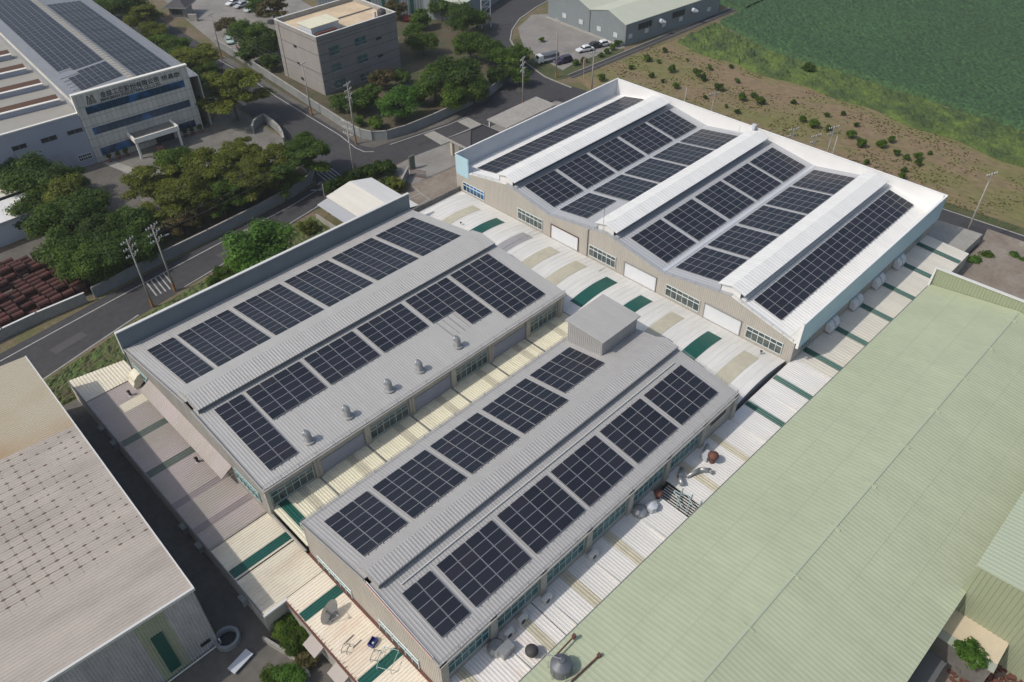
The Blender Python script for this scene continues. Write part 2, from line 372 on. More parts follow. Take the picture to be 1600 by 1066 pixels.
M['field_dry'] = mat('brown_meadow', (0.200, 0.145, 0.085), 0.95, 0, 0.1, 0.09, col2=(0.150, 0.145, 0.052), thresh=(.42, .58), stretch=(1.0, .35, 1), fine=0.20, fscale=1.4, bump=0.6, bscale=1.0, detail=6)
M['bank'] = mat('green_bank', (0.088, 0.130, 0.026), 0.9, 0, 0.1, 0.20, col2=(0.036, 0.062, 0.018), thresh=(.38, .62), fine=0.30, fscale=2.2, detail=6)
M['crop'] = mat('dark_green_crop', (0.034, 0.082, 0.026), 0.85, 0, 0.1, 0.02, col2=(0.030, 0.070, 0.024), thresh=(.35, .65), fine=0.6, fscale=1.6)
M['garden'] = mat('garden_lawn', (0.062, 0.066, 0.030), 0.95, 0, 0.1, 0.15, col2=(0.095, 0.075, 0.048), thresh=(.4, .6), fine=0.2, fscale=2)

# ================================================================== ground and roads (the setting)
g = MB()
g.face([(-1500, -1500, 0), (2500, -1500, 0), (2500, 2500, 0), (-1500, 2500, 0)])
struct('ground', g, M['soil'])
def flat(name, pts, z, m):
    b = MB(); b.face([(p[0], p[1], z) for p in pts]); return struct(name, b, m)
# road along the north side of the works (left to right), junction and the road going north
flat('road', [(-40, 92), (9, 101.5), (25, 105), (34, 106.6), (48, 109), (62, 111.3), (72, 113.2), (85, 114), (100, 112.5), (124, 110.5), (126, 60),
              (127.5, 20), (128, -40), (139, -40), (137.9, 32), (134.5, 80), (132.5, 109), (131.5, 119), (134.3, 130.3),
              (142.6, 144.1), (147.8, 148.6), (155.4, 153.2), (165, 156.4), (200, 164), (200, 178), (160, 170), (143, 160), (133, 148), (124, 134.5), (115, 126.5),
              (108, 123.2), (99, 121.5), (90, 122), (85.5, 123.4), (83.3, 127), (82.6, 133), (84.5, 160), (86.5, 195), (92, 300),
              (80, 300), (75, 195), (73.5, 165), (72.6, 139), (69, 124), (66, 118.5), (58, 117.2), (43, 115.6), (26, 113.8), (14, 112), (-40, 105)], 0.02, M['asphalt'])
def line(name, pts, wd=0.16, z=0.035, m='line_paint'):
    b = MB()
    P = [Vector((p[0], p[1], 0)) for p in pts]; L = []; Rr = []
    for i, p in enumerate(P):
        d = (P[min(i+1, len(P)-1)]-P[max(i-1, 0)]).normalized(); n = Vector((-d.y, d.x, 0))*wd/2
        L.append(b.pt((p.x+n.x, p.y+n.y, z))); Rr.append(b.pt((p.x-n.x, p.y-n.y, z)))
    for i in range(len(P)-1):
        b.f.append([L[i], Rr[i], Rr[i+1], L[i+1]]); b.m.append(0)
    return struct(name, b, M[m])
line('road_marking', [(-10, 107.2), (14.6, 110.5), (26.4, 112), (43.4, 113.9), (58.4, 115.4), (66, 116.9)], 0.22)
line('road_marking', [(4, 99.9), (9.3, 101.2), (17, 103.3), (25, 105.3)], 0.22)
line('road_marking', [(33.2, 106.8), (48, 109.3), (62, 111.9), (66.4, 112.7)], 0.18)
line('road_marking', [(84.6, 196), (84.3, 187.6), (84.0, 173.6), (82.3, 158.5), (80.9, 132), (79.8, 125), (80, 122.4), (81.4, 121.1)], 0.22)
line('road_marking', [(85.5, 121.2), (99.3, 119.3), (105, 119.2)], 0.22)
line('road_marking', [(64, 117.5), (70.5, 111.8)], 0.5)
line('road_marking', [(132.3, 109), (134.2, 80), (136.6, 45), (137.5, 32), (138.3, 18), (138.6, 0)], 0.25)
for cx, cy in ((30.6, 110.3), (49.0, 112.2), (69.5, 119.8)):            # zebra / slow-down bars
    for k in range(5):
        line('road_marking', [(cx-1.5+k*0.75, cy-2.5), (cx-1.0+k*0.75, cy+2.3)], 0.22)
# concrete aprons across the road
flat('pavement', [(92.5, 113.6), (95.3, 113.4), (95.6, 119.4), (93.0, 119.6)], 0.032, M['conc_pale'])
flat('pavement', [(101.5, 112.7), (104.4, 112.5), (104.8, 118.8), (101.8, 119)], 0.032, M['conc_pale'])
# verge between the road and the garden wall, works yard, company yard
flat('verge', [(81.2, 125), (82.0, 135), (83.4, 160), (85, 187), (86.9, 187), (84.6, 160), (83.4, 135), (83.2, 129), (84.5, 124.9), (90, 122.7), (100, 122.2), (112, 124.5), (126, 131.5), (126, 128.6), (112, 121.8), (100, 120), (88, 121.6), (82.2, 122.6)], 0.030, M['yard_dk'])
flat('yard', [(65.8, 88), (78, 88), (81, 92), (124, 92), (124, 111), (100, 112.6), (85, 113.9), (79, 113.0), (78.2, 105.3), (74, 103.5), (66, 102)], 0.024, M['yard'])
flat('pavement', [(79, 113.0), (85, 113.9), (100, 112.6), (124, 111), (124, 104.6), (81.4, 105.2), (78.3, 105.6)], 0.040, M['lot'])
line('yard_line', [(80.0, 105.5), (92, 104.9), (120, 104.6)], 0.25, 0.055, 'trim_dark')
line('road_marking', [(78.0, 105.2), (77.3, 101.5), (77.1, 99.0)], 0.18, 0.05)
line('road_marking', [(77.1, 99.2), (72.4, 98.9)], 0.18, 0.05)
line('road_marking', [(77.2, 102.1), (72.4, 101.9)], 0.18, 0.05)
flat('yard', [(22, 118), (66, 119.5), (70, 126), (72, 140), (73, 165), (66, 157), (41, 158.7), (20, 161)], 0.018, M['conc'])
flat('yard', [(28, 132), (40, 134), (44, 157), (30, 158.5)], 0.026, M['yard_dk'])
flat('path', [(41.6, 156), (43.4, 155.8), (50.2, 128), (47.4, 128)], 0.034, M['conc_pale'])
flat('yard', [(22, 115.3), (43, 117.3), (60, 119), (66.5, 121), (68, 128), (60, 128), (40, 127), (22, 127)], 0.030, M['garden'])
flat('yard', [(-30, 108), (22.5, 115.2), (23, 138), (-30, 138)], 0.022, M['yard_dk'])
# garden of the grey building and the yards further north
flat('lawn', [(84.5, 125.5), (90, 123), (100, 122.6), (112, 125.2), (126, 132.5), (140, 148), (150, 162), (140, 200), (87, 195), (84, 150)], 0.024, M['garden'])
flat('yard', [(87.5, 176), (112, 178), (122, 200), (128, 240), (100, 260), (92, 215), (88, 190)], 0.034, M['lot'])
flat('yard', [(116, 160), (124, 166), (134, 190), (126, 195)], 0.036, M['lot'])
flat('path', [(111, 140.5), (112.3, 142.5), (118.5, 146), (118.5, 144.6)], 0.036, M['conc'])
# parking lot
flat('parking_lot', [(137.4, 121.2), (142, 122), (154.6, 119.4), (159, 119.6), (162, 133), (164, 150), (160, 153), (150.6, 149), (145.4, 143.1), (141.4, 137.7), (138.7, 128.5)], 0.036, M['lot'])
flat('verge', [(132.0, 118.6), (134, 117.5), (157, 118.4), (158, 119.6), (154, 120.8), (142, 122), (137.4, 121.2), (138.7, 128.5), (141.4, 137.7), (145.4, 143.1), (143.2, 143.8), (137.5, 136), (134.7, 130), (132, 121.9)], 0.045, M['verge'])
kb = MB()
K = [(131.3, 113), (131.4, 118), (131.7, 121.9), (134.4, 130.3), (138.3, 137.5), (142.6, 144.0), (147.8, 148.6), (155.4, 153.2), (165, 156.3), (185, 160.5)]
for a, b in zip(K, K[1:]):
    d = (Vector((*b, 0))-Vector((*a, 0))).normalized(); n = Vector((-d.y, d.x, 0))*0.16
    kb.hexa([(a[0]+n.x, a[1]+n.y, 0), (a[0]-n.x, a[1]-n.y, 0), (b[0]-n.x, b[1]-n.y, 0), (b[0]+n.x, b[1]+n.y, 0)],
            [(a[0]+n.x, a[1]+n.y, .16), (a[0]-n.x, a[1]-n.y, .16), (b[0]-n.x, b[1]-n.y, .16), (b[0]+n.x, b[1]+n.y, .16)])
struct('kerb', kb, M['conc_pale'])
# ditch line between the parking and the fields
flat('ditch', [(135.5, 116.2), (260, 112.5), (260, 115.3), (136, 118.4)], 0.05, M['asphalt'])
line('ditch_edge', [(136, 117.0), (260, 113.6)], 0.22, 0.07, 'conc')
line('ditch_edge', [(136, 118.5), (260, 115.4)], 0.22, 0.07, 'conc_pale')
flat('field_path', [(139, -60), (178, -60), (180, 92), (186, 112.3), (136, 116.2), (133.2, 109), (135.6, 80), (138.6, 32)], 0.028, M['field_dry'])
flat('verge', [(133.2, 109), (134.6, 109), (137.2, 80), (139.5, 45), (141, 15), (140.4, -40), (139.0, -40), (138.6, 20), (137.8, 32), (134.7, 80)], 0.046, M['verge'])

def bumpy(name, xf, y0, y1, step, z0, amp, sc_, m, extra=None):
    """hummocky vegetation surface; xf(y) -> (xa, xb)"""
    b = MB(); ny = int((y1-y0)/step); rows = []
    for j in range(ny+1):
        y = y0+(y1-y0)*j/ny; xa, xb = xf(y); nx = max(2, int(round((xb-xa)/step))) if j == 0 else nx
        row = []
        for i in range(nx+1):
            x = xa+(xb-xa)*i/nx
            h = z0+amp*(noise.noise(Vector((x*sc_, y*sc_, 0)))+0.6*noise.noise(Vector((x*sc_*2.7, y*sc_*2.7, 7))))
            e = min(i, nx-i)
            if e == 0: h = 0.0
            row.append(b.pt((x+random.uniform(-.2, .2)*step, y+random.uniform(-.2, .2)*step, max(h, 0.0) if e else 0.0)))
        rows.append(row)
    for r0, r1 in zip(rows, rows[1:]):
        for i in range(len(r0)-1): b.f.append([r0[i], r0[i+1], r1[i+1], r1[i]]); b.m.append(0)
    o = b.build(name, m); return o
random.seed(5)
def lerp(pts, y):
    for (y0, x0), (y1, x1) in zip(pts, pts[1:]):
        if y <= y1: return x0+(x1-x0)*(y-y0)/(y1-y0)
    return pts[-1][1]
bl = [(-40, 159), (26, 162.5), (68, 167.3), (88, 167.5), (100, 168), (112, 169.5)]
br = [(-40, 176), (26, 176.6), (45, 178), (73, 179.6), (92, 180.2), (112, 188)]
tag(bumpy('bank_vegetation', lambda y: (lerp(bl, y)+0.7*math.sin(y*.35), lerp(br, y)), -30, 112, 0.6, 0.75, 0.75, 0.45, M['bank']),
    'bright green wild grass and weeds on the bank beside the crop field', 'wild grass', kind='stuff')
tag(bumpy('crop', lambda y: (lerp(br, y)+1.0, 330), -40, 112, 0.85, 1.0, 0.30, 3.1, M['crop']),
    'dense dark green crop filling the large field', 'crop', kind='stuff')
tag(bumpy('crop', lambda y: (200+(y-112)*0.25, 430), 112.5, 330, 1.3, 1.0, 0.30, 2.3, M['crop']),
    'far part of the dark green crop field', 'crop', kind='stuff')
vl = [(94, 4), (104, 32.0)]
def bumpy_x(name, yf, x0, x1, step, z0, amp, sc_, m):
    b = MB(); nx = int((x1-x0)/step); rows = []; ny = 34
    for i in range(nx+1):
        x = x0+(x1-x0)*i/nx; ya, yb = yf(x); row = []
        for j in range(ny+1):
            y = ya+(yb-ya)*j/ny; h = z0+amp*(noise.noise(Vector((x*sc_, y*sc_, 0)))+0.6*noise.noise(Vector((x*sc_*2.7, y*sc_*2.7, 7))))
            row.append(b.pt((x+random.uniform(-.2, .2)*step, y, max(h, 0.02) if 0 < j < ny else 0.02)))
        rows.append(row)
    for r0, r1 in zip(rows, rows[1:]):
        for j in range(ny): b.f.append([r0[j], r0[j+1], r1[j+1], r1[j]]); b.m.append(0)
    return b.build(name, m)
M['verge_green'] = mat('green_verge', (0.075, 0.115, 0.028), 0.95, 0, 0.1, 0.35, col2=(0.085, 0.075, 0.035), thresh=(.36, .6), fine=0.35, fscale=3.5, detail=6)
rs0 = [(-10, 95.5), (9, 100.9), (17, 103.0), (25, 105.0), (34, 106.4), (48, 108.9), (60, 110.6)]
tag(bumpy_x('verge_grass', lambda x: (94.2 if x < 18 else 90.0, lerp(rs0, x)-.5), 8.4, 59, 0.4, 0.25, 0.35, 1.3, M['verge_green']),
    'rough green grass between the road and the long blue grey parapet', 'grass', kind='stuff')

M['patch'] = mat('asphalt_patch', (0.042, 0.041, 0.044), 0.85, 0, 0.2, 0.8)
M['patch_pale'] = mat('worn_asphalt', (0.085, 0.08, 0.078), 0.9, 0, 0.2, 0.8)
random.seed(9)
for (x, y, a, l, w_, m) in [(30, 109.0, 8, 4.5, 1.2, 'patch'), (44, 111.0, 7, 6, .9, 'patch_pale'), (15, 106.5, 10, 5, 1.6, 'patch_pale'), (58, 113.5, 7, 3, 1.4, 'patch'), (77, 133, 86, 8, 1.2, 'patch'), (76.5, 150, 88, 3.6, 1.8, 'patch_pale'),
                            (79, 176, 86, 10, 1.0, 'patch_pale'), (92, 116.6, -3, 6, 1.0, 'patch'), (112, 115.5, 2, 5, 1.6, 'patch'), (124, 122, 40, 6, 1.6, 'patch_pale'), (131, 140, 50, 8, 1.0, 'patch'), (133.5, 60, 95, 9, .9, 'patch'), (135, 25, 92, 5, 1.4, 'patch')]:
    c, q = math.cos(R(a)), math.sin(R(a)); flat('asphalt_patch', [(x+sx*l/2*c-sy*w_/2*q, y+sx*l/2*q+sy*w_/2*c) for sx, sy in ((-1, -1), (1, -1), (1, 1), (-1, 1))], .029, M[m])
for k, (x, y) in enumerate([(78.6, 119.0), (52, 112.4), (22, 108.6), (76, 160), (106, 117.6), (128.5, 132)]):
    b = MB(); b.lathe((x, y, .03), [(.36, 0), (.36, .006)], 14); tag(b.build('manhole_cover', M['patch']), 'round dark manhole cover in the road, %s counted from the junction outwards' % ['first', 'second', 'third', 'fourth', 'fifth', 'sixth'][k], 'manhole cover')
# crop tracks: slim paths
line('field_path', [(180.6, -30), (180.8, 40), (182, 73), (183, 92), (190, 112)], .9, .06, 'soil')
# ================================================================== generic building pieces
def window(parent, ax, c, a0, a1, z0, z1, out, cols=6, frame='win_white', glass='glass', split=0.66, fr=None):
    """ax 'x': window runs along x on plane y=c ; ax 'y': along y on plane x=c ; out = outward sign"""
    def bx(mb, a, b, d0, d1, za, zb):
        if ax == 'x': mb.box(a, c+out*d0, za, b, c+out*d1, zb)
        else: mb.box(c+out*d0, a, za, c+out*d1, b, zb)
    if a0 > a1: a0, a1 = a1, a0
    f = MB(fr); t = 0.07
    bx(f, a0, a1, .02, .13, z0, z0+t); bx(f, a0, a1, .02, .13, z1-t, z1)
    zs = z0+(z1-z0)*split
    if split: bx(f, a0+t, a1-t, .02, .12, zs-t*.7, zs+t*.7)
    for k in range(cols+1):
        x = a0+(a1-a0-t)*k/cols; wd = t if k % 2 == 0 else t*.7
        bx(f, x, x+wd, .02, .125, z0+t, z1-t)
    fo = f.build('window', M[frame], parent)
    p = MB(fr); bx(p, a0+.02, a1-.02, .022, .06, z0+.03, z1-.03)
    p.build('pane', M[glass], fo)
    return fo
def gable_wall(mb, x, prof, z0, out, pitch=0.3, h=0.05):
    """ribbed vertical wall on plane x, prof = [(y, ztop)...] sorted by y"""
    ys = [p[0] for p in prof]
    def top(y):
        for (ya, za), (yb, zb) in zip(prof, prof[1:]):
            if y <= yb+1e-6: return za+(zb-za)*(y-ya)/(yb-ya)
        return prof[-1][1]
    L = ys[-1]-ys[0]
    mb.ribs(lambda t: (x, ys[0]+t, z0), lambda t: (x, ys[0]+t, top(ys[0]+t)), L, (out, 0, 0), pitch, h)
def long_wall(mb, y, x0, x1, z0, z1, out, pitch=0.3, h=0.05):
    mb.ribs(lambda t: (x0+t, y, z0), lambda t: (x0+t, y, z1), x1-x0, (0, out, 0), pitch, h)
def roof_plane(mb, x0, x1, ya, za, yb, zb, pitch=0.45, h=0.06, wf=.3):
    mb.ribs(lambda t: (x0+t, ya, za), lambda t: (x0+t, yb, zb), x1-x0, (0, 0, 1), pitch, h, wf)
    mb.slab([(x0, ya, za-.03), (x1, ya, za-.03), (x1, yb, zb-.03), (x0, yb, zb-.03)], 0.08)
def rail(parent, pts, h=0.45, step=2.2):
    r = MB()
    for a, b in zip(pts, pts[1:]):
        a = Vector(a); b = Vector(b); L = (b-a).length; n = max(1, int(L/step))
        for k in range(n+1):
            p = a+(b-a)*k/n; r.tube(p, p+Vector((0, 0, h)), .025, .025, 5)
        r.tube(a+Vector((0, 0, h)), b+Vector((0, 0, h)), .022, .022, 5)
        r.tube(a+Vector((0, 0, h*.5)), b+Vector((0, 0, h*.5)), .018, .018, 5)
    return r.build('roof_railing', M['rail'], parent)

# ================================================================== B1 : back grey hall
X0, X1 = 18.0, 65.2
B1 = thing('factory_hall', 'long grey factory hall with a tall blue grey parapet on the road side', 'factory', (41.6, 72, 0))
r = MB(); roof_plane(r, X0-.15, X1+.1, 55.75, 8.36, 70.3, 9.89, .36, .018); r.build('roof', M['roof_a'], B1, label='roof slope on the lower right, dotted with pipe vents')
r = MB(); roof_plane(r, X0-.15, X1+.1, 89.4, 7.4, 71.8, 10.12, .36, .018); r.build('roof', M['roof_a'], B1, label='roof slope below the parapet')
# ridge ventilator
r = MB()
r.ribs(lambda t: (X0+.35+t, 69.2, 10.42), lambda t: (X0+.35+t, 71.9, 10.86), X1-X0-.6, (0, 0, 1), .38, .035)
r.slab([(X0+.35, 69.2, 10.4), (X1-.25, 69.2, 10.4), (X1-.25, 71.9, 10.84), (X0+.35, 71.9, 10.84)], .07)
r.slab([(X0+.35, 71.9, 10.87), (X1-.25, 71.9, 10.87), (X1-.25, 74.1, 10.42), (X0+.35, 74.1, 10.42)], .07)
r.box(X0+.35, 69.2, 10.25, X1-.25, 69.26, 10.41)
vo = r.build('ridge_vent', M['roof_a'], B1)
v = bb(X0+.6, 70.2, 9.7, X1-.5, 70.28, 10.5); v.build('louver', M['louver'], vo)
v = bb(X0+.6, 73.6, 9.7, X1-.5, 73.7, 10.4); v.build('louver', M['roof_a'], vo)
v = MB(); v.face([(X0+.34, 69.25, 9.7), (X0+.34, 74.0, 9.7), (X0+.34, 74.05, 10.44), (X0+.34, 71.9, 10.89), (X0+.34, 69.22, 10.44)]); v.build('end_cap', M['roof_a'], vo)
pb = MB(); pb.box(X0-.15, 89.45, 0, X1+.3, 89.75, 10.0); pb.build('parapet', M['parapet_dark'], B1)
pc = MB(); pc.box(X0-.2, 89.38, 10.0, X1+.35, 89.82, 10.12); pc.box(X0-.24, 89.4, 6.6, X0-.16, 89.8, 10.0); pc.build('parapet_cap', M['trim'], B1)
prof1 = [(56, 8.3), (70.3, 9.8), (72, 10.1), (89.4, 7.35)]
ww = MB(); gable_wall(ww, X0+.02, prof1, 0, -1, .3, .04); ww.build('wall', M['wall_grey'], B1, label='weathered west gable wall')
ww = MB(); gable_wall(ww, X1, prof1, 0, 1, .3, .04); ww.build('wall', M['wall_tan'], B1, label='east gable wall')
ww = MB(); ww.box(X0, 56, 0, X1, 56.2, 8.3); ww.build('wall', M['wall_grey'], B1, label='long wall over the cream roof strip')
pil = [18.0, 24.1, 30.95, 37.55, 44.25, 50.7, 57.55, 63.8]
for i, px_ in enumerate(pil):
    q = bb(px_, 55.72, 4.4, px_+(.75 if i else .45), 56, 8.3); q.build('pilaster', M['wall_grey'], B1)
wins = [(18.55, 23.9), (31.75, 37.4), (44.95, 50.5), (58.2, 63.6)]
for a, b in wins: window(B1, 'x', 56, a, b, 5.2, 7.15, -1, 6, 'win_teal', 'glass')
for a, b in [(24.95, 30.85), (38.35, 44.15), (51.5, 57.45)]:
    s_ = MB(); s_.ribs(lambda t: (a, 55.93, 5.0+t), lambda t: (b, 55.93, 5.0+t), 2.1, (0, -1, 0), .14, .03); s_.build('shutter_door', M['shutter_grey'], B1)
window(B1, 'y', X0-.03, 57.4, 62.4, 4.9, 6.6, -1, 6, 'win_teal', 'glass_teal')
window(B1, 'y', X0-.03, 83.8, 88, 4.6, 6.0, -1, 5, 'win_teal', 'glass')
gt = MB(); gt.box(X0-.2, 55.55, 8.12, X1+.1, 55.78, 8.30); gt.build('gutter', M['wall_grey'], B1)
rail(B1, [(X0, 55.85, 8.42), (X1, 55.85, 8.42)]); 
gt = MB(); gt.tube((X0-.02, 56.0, 8.46), (X0-.02, 71.8, 10.2), .05); gt.tube((X0-.02, 71.8, 10.2), (X0-.02, 89.3, 7.5), .05); gt.build('verge_trim', M['trim_dark'], B1)
for x in (24.5, 37.9, 51.1, 64.1):
    t_ = MB(); t_.tube((x, 55.62, 8.2), (x, 55.62, 5.0), .05); t_.build('downpipe', M['rail'], B1)

# ================================================================== B2 : front grey hall
U0, U1 = 18.4, 64.7
B2 = thing('factory_hall', 'front grey factory hall with a grey stair tower on its roof', 'factory', (41.6, 38.7, 0))
def z2n(y): return 8.6+(49.2-y)*(1.7/10.5)
def z2s(y): return 8.6+(y-28.3)*(1.7/10.4)
r = MB(); roof_plane(r, U0-.1, U1+.1, 49.3, 8.58, 38.6, 10.31, .36, .018); r.build('roof', M['roof_b'], B2, label='upper left roof slope')
r = MB(); roof_plane(r, U0-.1, U1+.1, 28.1, 8.56, 37.9, 10.17, .36, .020); r.build('roof', M['roof_b'], B2, label='lower right roof slope')
r = MB()
r.ribs(lambda t: (U0+.45+t, 36.9, 10.72), lambda t: (U0+.45+t, 38.7, 11.02), U1-U0-.7, (0, 0, 1), .36, .035)
r.slab([(U0+.45, 36.9, 10.7), (U1-.25, 36.9, 10.7), (U1-.25, 38.7, 11.0), (U0+.45, 38.7, 11.0)], .07)
r.slab([(U0+.45, 38.7, 11.02), (U1-.25, 38.7, 11.02), (U1-.25, 40.2, 10.35), (U0+.45, 40.2, 10.35)], .07)
r.box(U0+.45, 36.86, 10.52, U1-.25, 36.92, 10.71)
vo = r.build('ridge_vent', M['roof_b'], B2)
bb(U0+.7, 37.7, 10.0, U1-.5, 37.78, 10.75).build('louver', M['louver'], vo)
v = MB(); v.face([(U0+.44, 36.95, 10.0), (U0+.44, 40.2, 10.0), (U0+.44, 40.18, 10.38), (U0+.44, 38.7, 11.03), (U0+.44, 36.9, 10.74)]); v.build('end_cap', M['roof_b'], vo)
prof2 = [(28.3, 8.5), (38.7, 10.2), (49.2, 8.5)]
ww = MB(); gable_wall(ww, U0, prof2, 0, -1, .3, .04); ww.build('wall', M['wall_tan'], B2, label='beige west gable wall')
ww = MB(); gable_wall(ww, U1, prof2, 0, 1, .3, .04); ww.build('wall', M['wall_tan'], B2, label='east gable wall')
ww = MB(); ww.box(U0, 49.0, 0, U1, 49.2, 8.5); ww.build('wall', M['wall_grey'], B2, label='wall beside the cream roof strip')
ww = MB(); ww.box(U0, 28.3, 0, U1, 28.5, 8.5); ww.build('wall', M['wall_grey'], B2, label='long wall with teal windows')
for x in (18.3, 24.35, 30.95, 37.65, 44.3, 50.8, 57.5, 63.9):
    bb(x, 27.98, 4.2, x+.8, 28.3, 8.5).build('pilaster', M['wall_grey'], B2)
for a, b in [(19.2, 24.2), (25.25, 30.8), (31.9, 37.45), (38.6, 44.1), (45.3, 50.6), (51.75, 57.35)]:
    window(B2, 'x', 28.3, a, b, 5.75, 7.65, -1, 6, 'win_teal', 'glass_teal', 0.62)
window(B2, 'x', 28.3, 59.6, 62.6, 6.9, 7.4, -1, 1, 'trim_dark', 'dark', 0)
for a, b in [(41.7, 47.5), (31.4, 37.3)]:
    window(B2, 'y', U0-.04, a, b, 3.1 if b < 40 else 3.0, 4.9 if b > 40 else 5.1, -1, 6, 'win_white', 'glass_teal', 0.66)
gt = MB(); gt.box(U0-.1, 27.9, 8.3, U1+.1, 28.12, 8.5); gt.build('gutter', M['wall_grey'], B2)
gt = MB(); gt.box(U0-.1, 49.28, 8.3, U1+.1, 49.5, 8.5); gt.build('gutter', M['wall_grey'], B2)
rail(B2, [(U0, 28.2, 8.65), (U1, 28.2, 8.65)]); rail(B2, [(U0, 49.2, 8.65), (57.5, 49.2, 8.65)]); rail(B2, [(U1, 28.3, 8.7), (U1, 37.5, 10.1)])
gt = MB(); gt.tube((U0, 28.3, 8.68), (U0, 38.6, 10.38), .05); gt.tube((U0, 38.6, 10.38), (U0, 49.2, 8.68), .05); gt.build('verge_trim', M['trim_dark'], B2)
gt = MB(); gt.path([(U0-.12, 29.0, 8.72), (U0-.12, 38.2, 10.25)], .055); gt.build('conduit', M['salmon'], B2)
gt = MB(); gt.path([(U0+.02, 29.0, 8.80), (U0+.02, 38.2, 10.33)], .05); gt.build('conduit', M['white_paint'], B2)
gt = MB(); gt.path([(U0+2.2, 35.9, 10.0), (62.5, 35.9, 10.0)], .06); gt.build('conduit', M['trim'], B2)
# stair tower on the roof
tw = MB()
for out, y in ((-1, 43.2), (1, 48.7)): long_wall(tw, y, 57.7, 64.4, 8.3, 11.9, out, .3, .05)
for out, x in ((-1, 57.7), (1, 64.4)):
    tw.ribs(lambda t: (x, 43.2+t, 8.3), lambda t: (x, 43.2+t, 11.9), 5.5, (out, 0, 0), .3, .05)
two = tw.build('stair_tower', M['roof_b'], B2)
tr = MB(); tr.slab([(57.45, 42.9, 11.95), (64.7, 42.9, 11.95), (64.7, 49.0, 12.12), (57.45, 49.0, 12.12)], .16)
tr.ribs(lambda t: (57.45+t, 42.9, 11.96), lambda t: (57.45+t, 49.0, 12.13), 7.25, (0, 0, 1), .3, .025)
tr.build('tower_roof', M['roof_b'], two)

# ================================================================== B3 : white-trimmed hall
W0, W1, WN, WS = 77.9, 120.4, 91.9, 28.2
PT = 11.4
B3 = thing('factory_hall', 'big factory hall with white ridge caps and sky blue fascia', 'factory', (99, 60, 0))
prof3 = [(WS, 8.05), (38, 10.35), (49, 8.55), (59.3, 10.35), (70.6, 8.65), (80, 10.35), (91.9, 8.3)]
sl3 = [(WS, 8.1, 38, 10.4, 'white_roof', 'white slope nearest the blue fascia'), (49, 8.6, 38, 10.4, 'grey_mem', 'grey slope left of the right white ridge cap'),
       (49, 8.6, 59.3, 10.4, 'grey_mem', 'grey slope right of the middle white ridge cap'), (70.6, 8.7, 59.3, 10.4, 'grey_mem', 'grey slope left of the middle white ridge cap'),
       (70.6, 8.7, 80, 10.4, 'grey_mem', 'grey slope right of the left white ridge cap'), (91.9, 8.3, 80, 10.4, 'white_roof', 'white slope beside the tall parapet')]
for ya, za, yb, zb, m, lb in sl3:
    r = MB(); roof_plane(r, W0-.05, W1-.02, ya, za, yb, zb, .55, .035); r.build('roof', M[m], B3, label=lb)
for rid, lb in ((38, 'right'), (59.3, 'middle'), (80, 'left')):
    r = MB(); xa, xb = W0+.15, W1-1.2
    r.ribs(lambda t: (xa+t, rid+2.35, 11.22), lambda t: (xa+t, rid+.35, 11.72), xb-xa, (0, 0, 1), .6, .03)
    r.slab([(xa, rid+2.35, 11.2), (xb, rid+2.35, 11.2), (xb, rid+.35, 11.7), (xa, rid+.35, 11.7)], .08)
    r.ribs(lambda t: (xa+t, rid-1.75, 11.22), lambda t: (xa+t, rid+.35, 11.72), xb-xa, (0, 0, 1), .6, .03)
    r.slab([(xa, rid-1.75, 11.2), (xb, rid-1.75, 11.2), (xb, rid+.35, 11.7), (xa, rid+.35, 11.7)], .08)
    r.box(xa+.3, rid+1.9, 9.6, xb-.3, rid+2.0, 11.2)
    r.face([(xa+.3, rid-1.0, 10), (xa+.3, rid+2.0, 9.8), (xa+.3, rid+2.0, 11.2), (xa+.3, rid+.35, 11.6), (xa+.3, rid-1.0, 11.3)])
    r.face([(xb-.3, rid-1.0, 10), (xb-.3, rid+2.0, 9.8), (xb-.3, rid+2.0, 11.2), (xb-.3, rid+.35, 11.6), (xb-.3, rid-1.0, 11.3)])
    vo = r.build('ridge_vent', M['white_roof'], B3, label='white ridge cap on the %s of the three' % lb)
    bb(xa+.4, rid-1.0, 9.9, xb-.4, rid-.9, 11.25).build('louver', M['louver'], vo)
    gt = MB(); gt.path([(W0+.5, rid-1.85, z) for z in (10.18,)]+[(W1-.8, rid-1.85, 10.18)], .05); gt.build('conduit', M['rail'], B3)
ww = MB(); gable_wall(ww, W0, prof3, 0, -1, .3, .045); ww.build('wall', M['wall_tan'], B3, label='beige west wall with saw-tooth top')
bb(W0, WN, 0, W1+.1, WN+.2, 8.2).build('wall', M['wall_tan'], B3, label='north wall')
bb(W1, WS, 0, W1+.15, WN, 8.2).build('wall', M['wall_tan'], B3, label='east wall')
ww = MB(); long_wall(ww, WS, W0, W1, 0, 8.0, -1, .3, .05); ww.build('wall', M['wall_grey'], B3, label='long wall under the blue fascia')
p = MB(); p.box(W0-.1, WN, 8.2, W1+.3, WN+.15, PT); p.build('parapet', M['parapet_in'], B3, label='long parapet on the road side')
p = MB(); p.box(W0-.1, WN-.01-2.9, 7.8, W0-.02, WN, PT); p.box(W0-.02, WN-3, 7.85, W0+.05, WN-.02, PT-.03); p.build('parapet', M['blue_panel'], B3, label='short pale blue return panel')
p = MB(); p.box(W1-.02, WS, 7.9, W1+.2, WN, PT); p.build('parapet', M['white_panel'], B3, label='white parapet along the far end')
p = MB(); p.box(W0+.6, WS-.45, 7.4, W1+.2, WS-.25, PT-.15)
p.hexa([(W0+.02, WS-.45, 7.4), (W0+.6, WS-.45, 7.4), (W0+.6, WS-.25, 7.4), (W0+.02, WS-.25, 7.4)], [(W0+.1, WS-.45, PT-.15), (W0+.6, WS-.45, PT-.15), (W0+.6, WS-.25, PT-.15), (W0+.1, WS-.25, PT-.15)])
